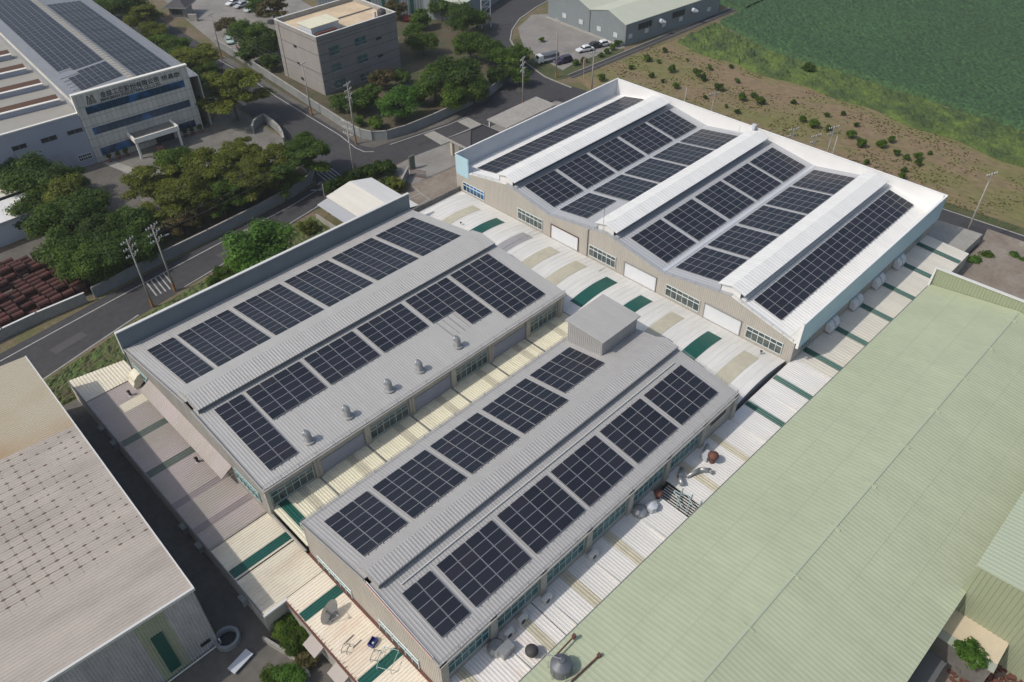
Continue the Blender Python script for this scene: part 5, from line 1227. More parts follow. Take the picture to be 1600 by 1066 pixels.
# mushroom vents
def mushroom(label, loc, r0=.5, h=.8, m='slate'):
    t = thing('cowl_vent', label, 'roof vent', loc); x, y, z = loc
    b = MB(); b.tube((x, y, z-.05), (x, y, z+h), r0*.5, r0*.5, 12); b.build('pipe', M['rail' if m == 'slate' else 'rusty'], t)
    b = MB(); b.lathe((x, y, z+h-.05), [(r0*.8, 0), (r0, .1), (r0, r0*.6), (r0*.55, r0*.95), (0.03, r0*1.05)], 16); b.build('cowl', M[m], t, True)
mushroom('dark brown cowl vent on the rust streaked lean-to roof near the bottom', (26.1, 24.6, 4.6), .62, .7)
mushroom('rust red cowl vent with shadow on the white lean-to roof', (57.0, 25.9, 4.6), .62, 1.0, 'rusty')
mushroom('pinkish rusty cowl over the open dark bay', (48.6, 27.2, 4.6), .5, .8, 'rusty')
for (u, v), lb in (((204, 618), 'dark bent vent pipe on the mauve annex roof near the road'), ((309, 722), 'dark bent vent pipe lower down the mauve annex roof')):
    p = at(u, v, zW); elbow(lb, (p.x, p.y, zW), .16, .7, R(200), 'slate', name='vent_pipe')
def hood(label, x, y, z, wd, pr_, n=2, out=-1, ax='x', m='shutter'):
    t = thing('fan_hood', label, 'fan hood', (x, y, z), 'fan hoods under the fascia' if n == 2 and ax == 'x' else None)
    for k in range(n):
        b = MB(); xa = x+k*(wd+.25); ring = []
        for j in range(8):
            a = R(5+j*105/7); rr = pr_*(1+.12*(j % 2))
            ring.append((math.sin(a)*rr, 1.5-(1-math.cos(a))*1.35*pr_))
        P0 = []; 
        for (d0, z0), (d1, z1) in zip(ring, ring[1:]):
            if ax == 'x': b.face([(xa, y+out*d0, z+z0), (xa+wd, y+out*d0, z+z0), (xa+wd, y+out*d1, z+z1), (xa, y+out*d1, z+z1)])
            else: b.face([(x+out*d0, y+k*(wd+.25), z+z0), (x+out*d0, y+k*(wd+.25)+wd, z+z0), (x+out*d1, y+k*(wd+.25)+wd, z+z1), (x+out*d1, y+k*(wd+.25), z+z1)])
        if ax == 'x':
            for xx in (xa, xa+wd): b.face([(xx, y, z+.2)]+[(xx, y+out*d_, z+zz) for d_, zz in ring][::-1]+[(xx, y, z+1.55)])
        else:
            for yy in (y+k*(wd+.25), y+k*(wd+.25)+wd): b.face([(x, yy, z+.2)]+[(x+out*d_, yy, z+zz) for d_, zz in ring][::-1]+[(x, yy, z+1.55)])
        b.build('hood_shell', M[m], t)
        b = MB()
        if ax == 'x': b.box(xa+.1, y+out*.05, z+.15, xa+wd-.1, y+out*(pr_-.1), z+.25)
        else: b.box(x+out*.05, y+k*(wd+.25)+.1, z+.15, x+out*(pr_-.1), y+k*(wd+.25)+wd-.1, z+.25)
        b.build('fan_opening', M['dark'], t)
for i, x in enumerate((86.6, 93.4, 100.2, 106.9)):
    hood('pair of pale ribbed fan hoods, %s from the front under the blue fascia' % nth(i), x, 28.1, 4.9, 1.1, .85)
hood('big cream fan hood on the west wall of the back grey hall', 17.95, 86.0, 3.9, 1.6, 1.3, 1, -1, 'y', 'cream')
# AC units
def ac(label, x, y, z, rz=0, m='trim'):
    t = thing('air_conditioner', label, 'air conditioner', (x, y, z), 'air conditioner units on the lean-to', rz)
    F = (x, y, rz); b = MB(F); b.box(-.5, -.22, z+.12, .5, .22, z+.95)
    o = b.build('casing', M[m], t)
    # children of a rotated empty: rebuild in its local space
    o.data.transform(Matrix.Rotation(-rz, 4, 'Z'))
    b = MB(); c = [(.28*math.cos(k*math.pi/8), .28*math.sin(k*math.pi/8)) for k in range(16)]
    b.f.append([b.pt((-.12+p[0], -.235, .54+p[1])) for p in c][::-1]); b.m.append(0)
    o = b.build('fan_grille', M['dark']); o.parent = t
    b = MB(); b.box(-.45, -.2, 0, -.38, .2, .12); b.box(.38, -.2, 0, .45, .2, .12); o = b.build('foot', M['rail']); o.parent = t
for i, (x, y) in enumerate([(26.0, 27.4), (27.9, 27.5), (31.1, 27.3), (38.0, 27.3)]):
    ac('pale air conditioner, %s from the bottom beside the teal windows of the front hall' % nth(i), x, y, 4.6)
t = thing('duct_fan', 'tall grey blue exhaust drum squeezed beside the front hall at the bottom', 'exhaust fan', (24.2, 27.3, 4.6))
b = MB(); b.lathe((24.2, 27.3, 4.6), [(.9, 0), (.9, .5), (.6, .9)], 14); b.build('drum', M['metal'], t); b = bb(23.9, 26.0, 4.7, 25.3, 26.9, 5.7); b.build('box', M['metal'], t)
t = thing('duct_fan', 'grey dust collector drums beside the open dark bay', 'exhaust fan', (46.2, 27.2, 4.6))
b = MB(); b.lathe((45.6, 27.4, 4.6), [(.8, 0), (.8, .7), (.4, 1.0)], 12); b.build('drum', M['metal'], t); b = MB(); b.lathe((46.9, 26.8, 4.6), [(.65, 0), (.7, .9), (.2, 1.1)], 8); b.build('drum', M['parapet_in'], t)
t = thing('duct', 'bent grey duct lying on the lean-to roof above the open bay', 'duct', (52.3, 26.8, 4.7))
b = MB(); b.path([(53.6, 27.6, 4.9), (52.2, 27.0, 5.3), (51.6, 26.2, 5.2)], .3, 10); b.build('pipe', M['metal'], t, True); b = MB(); b.path([(53.0, 26.6, 5.0), (54.6, 26.0, 5.4), (55.4, 25.2, 5.3), (55.5, 24.9, 4.9)], .2, 10); b.build('pipe', M['metal'], t, True)
t = thing('duct', 'grey duct with blue box below the rust red cowl vent', 'duct', (57.5, 27.3, 4.7))
b = MB(); b.path([(58.6, 27.6, 5.0), (56.8, 27.0, 5.1), (56.9, 26.2, 5.0)], .22, 8); b.build('pipe', M['metal'], t); b = bb(56.4, 26.3, 4.65, 57.5, 27.1, 5.6); b.build('box', M['parapet_in'], t)
b = MB()
for k in range(3):
    y = 22.6+k*1.2; b.path([(48.9, y, 4.75), (51.6, y+1.0, 4.75)], .05, 5)
b.path([(49.3, 24.5, 4.8), (50.2, 26.3, 5.3), (51.1, 25.0, 4.8), (50.1, 23.6, 5.0)], .06, 5); b.path([(49.6, 22.5, 5.0), (50.4, 22.0, 5.3), (51.3, 23.3, 4.9)], .06, 5)
solo('scrap_frame', b, M['win_teal'], 'tangled teal pipe frames lying over the open dark bay', 'scrap frame')
mushroom('small dark post vent by the beige wall on the barrel roof', (76.4, 31.6, 5.1), .18, .5)
mushroom('tiny dark vent high on the barrel roof near the yard', (69.6, 82.0, 5.9), .16, .2)

# satellite dish
p = at(520, 962, zS); dz = Vector((p.x, p.y, zS))
dish = thing('satellite_dish', 'large tilted white satellite dish on the cream annex roof', 'satellite dish', dz)
ax_ = Vector((.32, -.93, .12)).normalized(); e1 = ax_.orthogonal().normalized(); e2 = ax_.cross(e1); c0 = dz+Vector((-.35, .3, .95))
b = MB(); rings = []
for rr, dd in ((1.25, .34), (.9, .14), (.5, .0), (.02, -.05), (.02, 0), (.5, .05), (.9, .19), (1.22, .36)):
    rings.append([b.pt(c0+ax_*dd+(e1*math.cos(k*math.pi/12)+e2*math.sin(k*math.pi/12))*rr) for k in range(24)])
for a, c_ in zip(rings, rings[1:]):
    for k in range(24): b.f.append([a[k], a[(k+1) % 24], c_[(k+1) % 24], c_[k]]); b.m.append(0)
b.build('reflector', M['trim'], dish, True)
b = MB(); f_ = c0+ax_*1.5
for k in range(3):
    a = k*2.094; b.tube(c0+ax_*.34+(e1*math.cos(a)+e2*math.sin(a))*1.1, f_, .03, .03, 5)
b.tube(f_, f_-ax_*.25, .12, .08, 8); b.build('feed_arm', M['rail'], dish)
b = MB(); b.tube(dz, c0, .09, .09, 8); b.box(dz.x-.5, dz.y-.5, zS+.05, dz.x+.5, dz.y+.5, zS+.12); b.build('mast', M['rail'], dish)
# things left on that roof
p = at(583, 1006, zS); t = thing('crate', 'dark blue plastic crate on the cream annex roof', 'crate', (p.x, p.y, zS))
b = MB((p.x, p.y, R(20))); b.box(-.45, -.3, zS+.06, .45, .3, zS+.12)
for a in ((-.45, -.3, .45, -.25), (-.45, .25, .45, .3), (-.45, -.25, -.4, .25), (.4, -.25, .45, .25)): b.box(a[0], a[1], zS+.12, a[2], a[3], zS+.5)
b.build('crate_body', M['blue'], t)
b = MB((p.x, p.y, R(20))); b.box(-.1, -.1, zS+.12, .1, .1, zS+.2); b.build('cup', M['porc'], t)
def frame_stool(u, v, label, s_=.45, m='trim_dark', h=.5):
    p = at(u, v, zS); t = thing('metal_rack' if 'rack' in label else 'stool', label, 'rack' if 'rack' in label else 'stool', (p.x, p.y, zS)); F = (p.x, p.y, R(30)); b = MB(F)
    for sx in (-s_, s_):
        for sy in (-s_*.7, s_*.7): b.tube((sx, sy, zS+.03), (sx, sy, zS+h), .03, .03, 5)
    for z in (zS+h,): b.path([(-s_, -s_*.7, z), (s_, -s_*.7, z), (s_, s_*.7, z), (-s_, s_*.7, z), (-s_, -s_*.7, z)], .03, 5)
    b.build('tube_frame', M[m], t)
frame_stool(541, 1016, 'small dark metal stool frame on the cream annex roof', .4)
frame_stool(588, 1028, 'larger dark metal stool frame near the blue crate', .5)
frame_stool(607, 1035, 'pale wheeled metal rack by the green roof strip', 1.0, 'win_teal', .7)
for (u, v), lb in (((546, 998), 'short dark bar lying above another on the cream annex roof'), ((558, 1006), 'short dark bar lying below another on the cream annex roof')):
    p = at(u, v, zS+.08); b = MB((p.x, p.y, R(5))); b.box(-.5, -.04, zS+.06, .5, .04, zS+.12); solo('metal_bar', b, M['trim_dark'], lb, 'metal bar')
# awning + ACs on the courtyard wall
for i, (u, v) in enumerate([(488, 1015), (529, 1058)]):
    p = at(u, v, 1.9); t = thing('awning', 'brown grey awning, %s from the top on the courtyard wall' % nth(i), 'awning', (13.4, p.y, 1.5))
    b = MB(); b.slab([(12.3, p.y-1.0, 2.1), (13.45, p.y-1.0, 2.6), (13.45, p.y+1.0, 2.6), (12.3, p.y+1.0, 2.1)], .06); b.build('sheet', M['mauve'], t)
    b = MB(); b.face([(12.3, p.y-1.0, 2.05), (13.45, p.y-1.0, 2.5), (13.45, p.y-1.0, 2.0)]); b.face([(12.3, p.y+1.0, 2.05), (13.45, p.y+1.0, 2.5), (13.45, p.y+1.0, 2.0)]); b.build('side_panel', M['mauve'], t)
for i, y in enumerate([84, 80.5, 63, 59.5, 50.5]):
    t = thing('air_conditioner', 'air conditioner hung in the dark alley, %s from the road' % nth(i), 'air conditioner', (10.6, y, 1.5), 'air conditioners in the alley')
    b = bb(10.5, y-.5, 1.5, 11.05, y+.5, 2.3); b.build('casing', M['conc_wall'], t)
    b = bb(10.48, y-.3, 1.6, 10.5, y+.15, 2.15); b.build('fan_grille', M['dark'], t)
p = at(357, 1001, 0); t = thing('well', 'round stone well ring in the dark yard beside the old warehouse', 'well', (p.x, p.y, 0))
b = MB()
for k in range(18):
    a0, a1 = k*math.pi/9, (k+1)*math.pi/9; P_ = [(p.x+r_*math.cos(a), p.y+r_*math.sin(a)) for r_, a in ((.95, a0), (1.25, a0), (1.25, a1), (.95, a1))]
    b.hexa([(x, y, 0.04) for x, y in P_], [(x, y, .7) for x, y in P_])
b.build('ring', M['conc_wall'], t); b = MB(); b.lathe((p.x, p.y, .06), [(.95, 0), (.95, .03)], 16); b.build('water', M['dark'], t)
p = at(374, 1030, .8); b = MB((p.x, p.y, R(12))); b.box(-1.2, -.5, .3, 1.2, .5, .42); b.box(-1.1, -.45, .06, -1.0, .45, .3); b.box(1.0, -.45, .06, 1.1, .45, .3); solo('metal_sheet', b, M['parapet_in'], 'pale metal sheet propped in the yard below the well', 'metal sheet')
b = MB(); wallpath(b, [(10.2, 46.2), (11.0, 43.2), (11.3, 40.0)], .9, .25); solo('low_wall', b, M['conc_pale'], 'low pale garden wall beside the courtyard bushes', 'wall')

# cone-top tank and pipe racks on the green roof
tk = thing('water_tank', 'grey cone topped tank on the green roof at the bottom edge', 'water tank', (25.9, 20.9, 7.0))
b = MB(); b.lathe((25.9, 20.9, 7.05), [(.95, 0), (.95, 1.4), (.87, 1.5), (.32, 1.95), (.27, 2.1)], 24); b.build('tank_body', M['tank'], tk, False)
b = MB(); b.path([(25.9, 20.9, 9.3), (25.2, 22.1, 9.5), (25.1, 22.5, 8.4)], .06); b.build('pipe', M['rail'], tk)
b = MB()
for k in range(6):
    a = k*math.pi/3; b.tube((25.9+1.15*math.cos(a), 20.9+1.15*math.sin(a), 7.0), (25.9+1.15*math.cos(a), 20.9+1.15*math.sin(a), 8.4), .03, .03, 5)
b.build('frame', M['metal'], tk)
for (u0, v0), (u1, v1), lb in (((862, 1031), (897, 994), 'rusty steel pipe rack on the green roof beside the tank'), ((893, 1064), (936, 1024), 'rusty steel pipe rack further out on the green roof')):
    p, q = at(u0, v0, 7.7), at(u1, v1, 7.7); t = thing('pipe_rack', lb, 'pipe rack', (p.x, p.y, 7.2))
    b = MB(); b.path([p, q], .07); b.path([p-Vector((0, 0, .2)), q-Vector((0, 0, .2))], .03); b.build('rail_bar', M['rusty'], t)
    b = MB(); b.tube(q, (q.x, q.y, 7.0), .07); b.tube(p, (p.x, p.y, 7.0), .07); b.box(q.x-.15, q.y-.15, 7.5, q.x+.15, q.y+.15, 7.9); b.build('post', M['rusty'], t)

# ================================================================== utility poles
def pole(x, y, h, label, arms=2, lamp=False, arm_ang=20, base=True, tr=False):
    t = thing('utility_pole', label, 'utility pole', (x, y, 0), 'utility poles along the roads')
    b = MB(); b.tube((x, y, 0), (x, y, h), .17, .095, 10); b.build('shaft', M['pole'], t, True)
    if base:
        b = MB(); b.tube((x, y, 0), (x, y, 1.6), .215, .205, 10); b.build('base_band', M['pole_base'], t)
    c, q = math.cos(R(arm_ang)), math.sin(R(arm_ang))
    for k in range(arms):
        z = h-.35-k*1.15; b = MB(); b.tube((x-1.15*c, y-1.15*q, z), (x+1.15*c, y+1.15*q, z), .06, .06, 5)
        b.tube((x-.7*c, y-.7*q, z), (x, y, z-.6), .025, .025, 4); b.tube((x+.7*c, y+.7*q, z), (x, y, z-.6), .025, .025, 4)
        ao = b.build('crossarm', M['rail'], t)
        b = MB()
        for f in (-1.05, -.6, .6, 1.05): b.lathe((x+f*c, y+f*q, z+.05), [(.04, 0), (.075, .07), (.045, .12), (.075, .18), (.03, .26)], 7)
        b.build('insulator', M['porc'], ao)
    if tr:
        b = MB(); b.lathe((x+.45*c, y+.45*q, h-4.2), [(.25, 0), (.28, .1), (.28, .9), (.2, 1.0)], 10); b.build('transformer', M['rail'], t)
    if lamp:
        b = MB(); b.tube((x, y, h-2.5), (x+1.4, y-.6, h-2.1), .04); b.box(x+1.2, y-.75, h-2.2, x+1.8, y-.45, h-2.08); b.build('lamp_arm', M['rail'], t)
    return t
pole(27.4, 105.5, 12.3, 'utility pole nearest the bottom left on the road verge behind the grey parapet', 3)
pole(31.7, 106.9, 12.1, 'utility pole beside the slow-down bars, second from the left', 3, True)
pole(82.4, 144.2, 11.5, 'thin utility pole in front of the pale side of the mauve block', 1)
pole(80.9, 126.3, 12.8, 'utility pole with orange base at the garden wall corner', 3, tr=True)
pole(116.3, 113.8, 11.0, 'utility pole with many insulators beside the carport road', 3, tr=True)
pole(133.1, 119.4, 13.4, 'tall utility pole with yellow base in front of the parked truck', 1, arm_ang=60)
pole(85.2, 187.1, 11.0, 'utility pole beside the gate opening near the top edge', 1)
pole(72.0, 114.6, 12.0, 'utility pole by the road bend behind the dark hedge', 3, arm_ang=100, base=False)
for i, (u, v, hh, arms) in enumerate([(928, 80, 9.5, 1), (1073, 137, 8, 0), (1117, 144, 8.5, 1), (1241, 200, 9.5, 2), (1276, 210, 9, 2), (1304, 197, 10.5, 2), (1309, 212, 9.5, 0), (1551, 270, 13.5, 1), (878, 28, 13.3, 0)][:8]):
    p = at(u, v, hh); pole(p.x, p.y, hh, ('utility pole, %s from the left along the brown field road' % nth(i)), arms, base=False, arm_ang=-20)
mp = at(768, 38, 0); t = thing('steel_mast', 'white lattice steel mast among the garden trees', 'mast', (mp.x, mp.y, 0))
b = MB(); hx = 1.5
p0 = at(753, 45, 0); bx_ = [Vector((p0.x, p0.y, 0)), Vector((p0.x+2.4, p0.y-.9, 0))]
for q in bx_: b.tube(q, q+Vector((0, 0, 14)), .16, .12, 6)
for k in range(7):
    z = 2+k*1.7; b.tube(bx_[0]+Vector((0, 0, z)), bx_[1]+Vector((0, 0, z)), .06, .06, 5)
    b.tube(bx_[0]+Vector((0, 0, z)), bx_[1]+Vector((0, 0, z+1.7)), .05, .05, 5)
b.build('lattice', M['porc'], t)
# cables between poles near the car park
b = MB()
def cable(p, q, sag=.8):
    P = []
    for k in range(9):
        f = k/8; P.append((p[0]+(q[0]-p[0])*f, p[1]+(q[1]-p[1])*f, p[2]+(q[2]-p[2])*f-sag*4*f*(1-f)))
    b.path(P, .02, 3)
for dz_ in (0, -1.1): cable((80.9, 126.3, 12.3+dz_), (116.3, 113.8, 10.6+dz_)); cable((116.3, 113.8, 10.6+dz_), (133.1, 119.4, 12.6+dz_)); cable((80.9, 126.3, 12.3+dz_), (82.4, 144.2, 11+dz_)); cable((27.4, 105.5, 11.8+dz_), (31.7, 106.9, 11.6+dz_), .1); cable((31.7, 106.9, 11.6+dz_), (72, 114.6, 11.6+dz_), 1.2); cable((72, 114.6, 11.6+dz_), (80.9, 126.3, 12.2+dz_), .4); cable((82.4, 144.2, 11+dz_), (85.2, 187.1, 10.5+dz_), 1.2)
tag(b.build('power_cables', M['wire']), 'thin dark power cables strung between the roadside poles', 'cables')
b = MB(); b.tube((137.2, 114.6, .0), (137.2, 114.6, 2.6), .04); b.box(136.9, 114.5, 2.6, 137.6, 114.6, 4.6); solo('banner_sign', b, M['salmon'], 'small pinkish banner sign on a post by the brown field', 'sign')

# ================================================================== vehicles
CARN = 0
def paint(name, col): return mat(name, col, .3, .2)
PT_ = {'white': paint('white_car_paint', (.75, .76, .77)), 'dark': paint('dark_car_paint', (.03, .035, .045)), 'purple': paint('purple_car_paint', (.06, .045, .09)), 'silver': paint('silver_car_paint', (.42, .45, .46)),
       'red': paint('red_car_paint', (.22, .02, .02)), 'mint': paint('mint_car_paint', (.50, .60, .56)), 'navy': paint('navy_paint', (.02, .025, .06))}
def car(x, y, ang, col, label, suv=False, cat='car', L=4.5, W=1.75):
    t = thing('parked_car', label, cat, (x, y, .04), 'parked cars', ang)
    b = MB(); hb = .95 if suv else .82; ht = 1.62 if suv else 1.42
    pr_ = [(-L/2, .35), (-L/2, hb-.1), (-L/2+.15, hb), (L/2-1.15, hb), (L/2-.1, hb-.18), (L/2, .38)]
    l = [b.pt((px_, -W/2, pz_)) for px_, pz_ in pr_]; r_ = [b.pt((px_, W/2, pz_)) for px_, pz_ in pr_]
    b.f.append(l[::-1]); b.f.append(r_); b.m += [0, 0]
    for k in range(len(pr_)): b.f.append([l[k], l[(k+1) % 6], r_[(k+1) % 6], r_[k]]); b.m.append(0)
    b.hexa([(-L/2+(.12 if suv else .7), -W/2+.12, hb), (L/2-1.3, -W/2+.12, hb), (L/2-1.3, W/2-.12, hb), (-L/2+(.12 if suv else .7), W/2-.12, hb)],
           [(-L/2+(.35 if suv else 1.2), -W/2+.25, ht), (L/2-2.0, -W/2+.25, ht), (L/2-2.0, W/2-.25, ht), (-L/2+(.35 if suv else 1.2), W/2-.25, ht)])
    o = b.build('body', PT_[col]); o.parent = t
    b = MB(); xr0 = -L/2+(.16 if suv else .78); xr1 = L/2-1.38
    b.hexa([(xr0-.06, -W/2+.10, hb+.06), (xr1+.06, -W/2+.10, hb+.06), (xr1+.06, W/2-.10, hb+.06), (xr0-.06, W/2-.10, hb+.06)],
           [(xr0+.2+(0 if suv else .25), -W/2+.205, ht-.09), (L/2-1.95, -W/2+.205, ht-.09), (L/2-1.95, W/2-.205, ht-.09), (xr0+.2+(0 if suv else .25), W/2-.205, ht-.09)])
    o = b.build('windows', M['car_glass']); o.parent = t
    for sx in (-L/2+.85, L/2-.85):
        for sy in (-W/2+.1, W/2-.1):
            b = MB(); b.tube((sx, sy-.1, .32), (sx, sy+.1, .32), .32, .32, 12); o = b.build('wheel', M['tyre']); o.parent = t
    for sy in (-W/2+.25, W/2-.25):
        b = MB(); b.box(L/2-.06, sy-.18, .55, L/2+.02, sy+.18, .68); o = b.build('headlight', M['porc']); o.parent = t
    return t
def caru(u, v, ang, col, label, **k):
    p = at(u, v, .7); return car(p.x, p.y, R(ang), col, label, **k)
caru(914, 76, 160, 'white', 'white car at the front of the three parked by the grey green warehouse')
caru(927, 71, 160, 'dark', 'dark grey car between the two white cars in the parking lot')
caru(941, 68, 160, 'white', 'white car closest to the grey green warehouse corner')
caru(880, 94, 165, 'purple', 'dark purple car next to the canvas covered truck', suv=True)
caru(358, 62, 250, 'mint', 'pale mint car parked behind the garden wall near the road gate')
caru(377, 7, 190, 'silver', 'silver car in the row at the top edge under the trees, middle one')
caru(393, 13, 190, 'mint', 'pale car in the row at the top edge, nearest the trees')
caru(364, 3, 190, 'white', 'white car in the row at the top edge, furthest left')
caru(634, 27, 60, 'red', 'red car beside the tan roof block near the top edge')
caru(134, 302, 20, 'navy', 'dark navy van half hidden by the trees left of the company yard', suv=True)
caru(331, 157, 120, 'silver', 'silver car under the olive trees right of the lettered front')
p = at(855, 92, .8); ang = R(165); t = thing('truck', 'white flatbed truck with dark canvas cover in the parking lot', 'truck', (p.x, p.y, .04), None, ang)
b = MB(); b.box(1.5, -.95, .5, 3.0, .95, 1.3); b.hexa([(1.5, -.95, 1.3), (3.0, -.95, 1.3), (3.0, .95, 1.3), (1.5, .95, 1.3)], [(1.55, -.88, 2.1), (2.6, -.88, 2.1), (2.6, .88, 2.1), (1.55, .88, 2.1)]); o = b.build('cab', PT_['white']); o.parent = t
b = MB(); b.hexa([(2.66, -.8, 1.4), (3.02, -.8, 1.4), (3.02, .8, 1.4), (2.66, .8, 1.4)], [(2.5, -.75, 2.0), (2.66, -.75, 2.0), (2.66, .75, 2.0), (2.5, .75, 2.0)]); o = b.build('windscreen', M['car_glass']); o.parent = t
b = MB(); b.box(-2.9, -1, .75, 1.45, 1, 1.25); o = b.build('bed', PT_['white']); o.parent = t
b = MB(); b.box(-2.85, -.96, 1.25, 1.4, .96, 1.95); b.hexa([(-2.85, -.96, 1.95), (1.4, -.96, 1.95), (1.4, .96, 1.95), (-2.85, .96, 1.95)], [(-2.8, -.5, 2.2), (1.35, -.5, 2.2), (1.35, .5, 2.2), (-2.8, .5, 2.2)]); o = b.build('canvas_cover', M['tank']); o.parent = t
for sx in (-2.0, 2.2):
    for sy in (-.85, .85):
        b = MB(); b.tube((sx, sy-.12, .38), (sx, sy+.12, .38), .38, .38, 12); o = b.build('wheel', M['tyre']); o.parent = t
p = at(370, 74, .5); t = thing('motorcycle', 'dark red motorcycle beside the pale mint car', 'motorcycle', (p.x, p.y, .04), None, R(250))
b = MB(); b.hexa([(-.7, -.16, .45), (.6, -.16, .45), (.6, .16, .45), (-.7, .16, .45)], [(-.7, -.12, .85), (.35, -.12, .8), (.35, .12, .8), (-.7, .12, .85)]); b.tube((.45, 0, .7), (.6, 0, 1.1), .04); b.tube((.6, -.3, 1.1), (.6, .3, 1.1), .03); o = b.build('body', PT_['red']); o.parent = t
for sx in (-.6, .65):
    b = MB(); b.tube((sx, -.06, .3), (sx, .06, .3), .3, .3, 12); o = b.build('wheel', M['tyre']); o.parent = t

# ================================================================== vegetation
def crown_mesh(kind, seed, n, leaf, nblob=16):
    nblob = {'dense': 26, 'layer': 30, 'bush': 8}[kind]
    rnd = random.Random(seed); V = []; F = []
    blobs = []
    for k in range(nblob):
        if kind == 'dense':
            th = rnd.uniform(0, 2*math.pi); r_ = .74*rnd.random()**.6; z = rnd.uniform(-.62, .58)*(1.2-r_*.75); blobs.append((r_*math.cos(th), r_*math.sin(th), z, rnd.uniform(.24, .44)))
        elif kind == 'layer':
            th = rnd.uniform(0, 2*math.pi); r_ = .84*rnd.random()**.55; z = rnd.choice((-.5, -.3, -.1, .12, .34, .58))*(1.1-r_*.5); blobs.append((r_*math.cos(th)*(1-.3*z), r_*math.sin(th)*(1-.3*z), z, rnd.uniform(.2, .34)))
        else:
            th = rnd.uniform(0, 2*math.pi); r_ = rnd.uniform(.0, .5); blobs.append((r_*math.cos(th), r_*math.sin(th), rnd.uniform(-.2, .6), rnd.uniform(.3, .5)))
    flat_ = .42 if kind == 'layer' else .85
    if kind == 'bush': flat_ = 1.0
    for i in range(n):
        bx_, by_, bz_, br = blobs[i % nblob]
        u = rnd.uniform(-.55 if kind != 'layer' else -.8, 1); th = rnd.uniform(0, 2*math.pi); s = math.sqrt(max(0, 1-u*u)); d = Vector((s*math.cos(th), s*math.sin(th), u))
        rr = br*(rnd.random()**.35)*(1+.12*rnd.gauss(0, 1)); p = Vector((bx_+d.x*rr, by_+d.y*rr, bz_+d.z*rr*flat_))
        nrm = (d+Vector((rnd.gauss(0, .45), rnd.gauss(0, .45), rnd.gauss(0, .45)+.35))).normalized()
        a = nrm.orthogonal().normalized(); a.rotate(Matrix.Rotation(rnd.uniform(0, 6.28), 3, nrm)); c_ = nrm.cross(a); l = leaf*rnd.uniform(.6, 1.35)
        k = len(V); V += [p-a*l, p+c_*l*.55, p+a*l, p-c_*l*.55]; F.append((k, k+1, k+2, k+3))
    me = bpy.data.meshes.new('crown'); me.from_pydata([tuple(v) for v in V], [], F); me.update(); return me
CM = {}
def crown(kind, var, m, n, leaf):
    k = (kind, var, m, n)
    if k not in CM:
        me = crown_mesh(kind, 100+var*7+len(kind), n, leaf); me.materials.append(M[m]); CM[k] = me
    return CM[k]
TRN = None
def trunk_mesh():
    b = MB(); b.tube((0, 0, 0), (.01, .01, .5), .035, .026, 8)
    rnd = random.Random(4)
    for k in range(6):
        th = k*1.05+.3; r_ = rnd.uniform(.18, .38); z = rnd.uniform(.62, .85); b.tube((.01, .01, .42+.02*k), (r_*math.cos(th), r_*math.sin(th), z), .018, .006, 5)
    me = bpy.data.meshes.new('trunk'); me.from_pydata(b.v, [], b.f); me.materials.append(M['trunk']); me.update(); return me
TRN = trunk_mesh(); TI = 0
def tree(u, v, rpx, kind, m, label, cat='tree', hf=1.0, group=None, dz=.62, name=None, zc=None):
    """crown centre seen at photo pixel (u, v) with pixel radius rpx: converted to a place on the ground and a real size"""
    global TI; TI += 1
    rpx = rpx*(1.07 if cat == 'tree' else 1.12)
    if cat == 'bush': dz = .46; hf = hf*.85
    r_ = 2.0; z = 2.0
    for _ in range(4):
        p = at(u, v, z); r_ = rpx*(p-Vector((0, 0, CAM_H))).length/FPX; H_ = max(r_*1.55*hf, .6); z = H_*dz
    if zc: z = zc
    p = at(u, v, z)
    t = thing(name or ('tree' if cat == 'tree' else 'bush'), label, cat, (p.x, p.y, 0), group)
    big = rpx > 22
    kd = kind; me = crown(kd, TI % 4, m, (12000 if rpx > 34 else 8000) if big else 1800, (.052 if kd != 'layer' else .046) if big else .11)
    o = bpy.data.objects.new('crown', me); sc.collection.objects.link(o); o.parent = t
    o.location = (0, 0, z); o.scale = (r_*1.08, r_*1.08, H_*(.48 if cat == 'tree' else .5)/.9); o.rotation_euler = (0, 0, TI*1.7)
    o = bpy.data.objects.new('trunk', TRN); sc.collection.objects.link(o); o.parent = t
    o.scale = (r_*1.3, r_*1.3, H_*.95); o.rotation_euler = (0, 0, TI*2.1)
    return t
def batch(items, text, kind_default=None, cat='tree', group=None, **kw):
    items = sorted(items, key=lambda q: q[0])
    for i, (u, v, r_, kd, m) in enumerate(items):
        tree(u, v, r_, kd, m, text % ordn(i), cat, group=group, **kw)
batch([(22, 262, 24, 'dense', 'leaf_dark'), (60, 278, 42, 'dense', 'leaf_dark'), (108, 285, 24, 'dense', 'leaf_dark'), (50, 325, 30, 'dense', 'leaf_mid'), (98, 305, 34, 'dense', 'leaf_olive'), (86, 345, 36, 'dense', 'leaf_mid'), (130, 335, 36, 'dense', 'leaf_dark'),
       (110, 385, 36, 'dense', 'leaf_dark'), (148, 372, 34, 'dense', 'leaf_dark'), (132, 418, 34, 'dense', 'leaf_mid'), (176, 400, 34, 'dense', 'leaf_dark'), (205, 352, 32, 'dense', 'leaf_dark'), (218, 385, 28, 'dense', 'leaf_dark'), (172, 350, 26, 'dense', 'leaf_dark')],
      'dense green tree in the clump above the drums, %s from the left', group='dense trees behind the roadside wall')
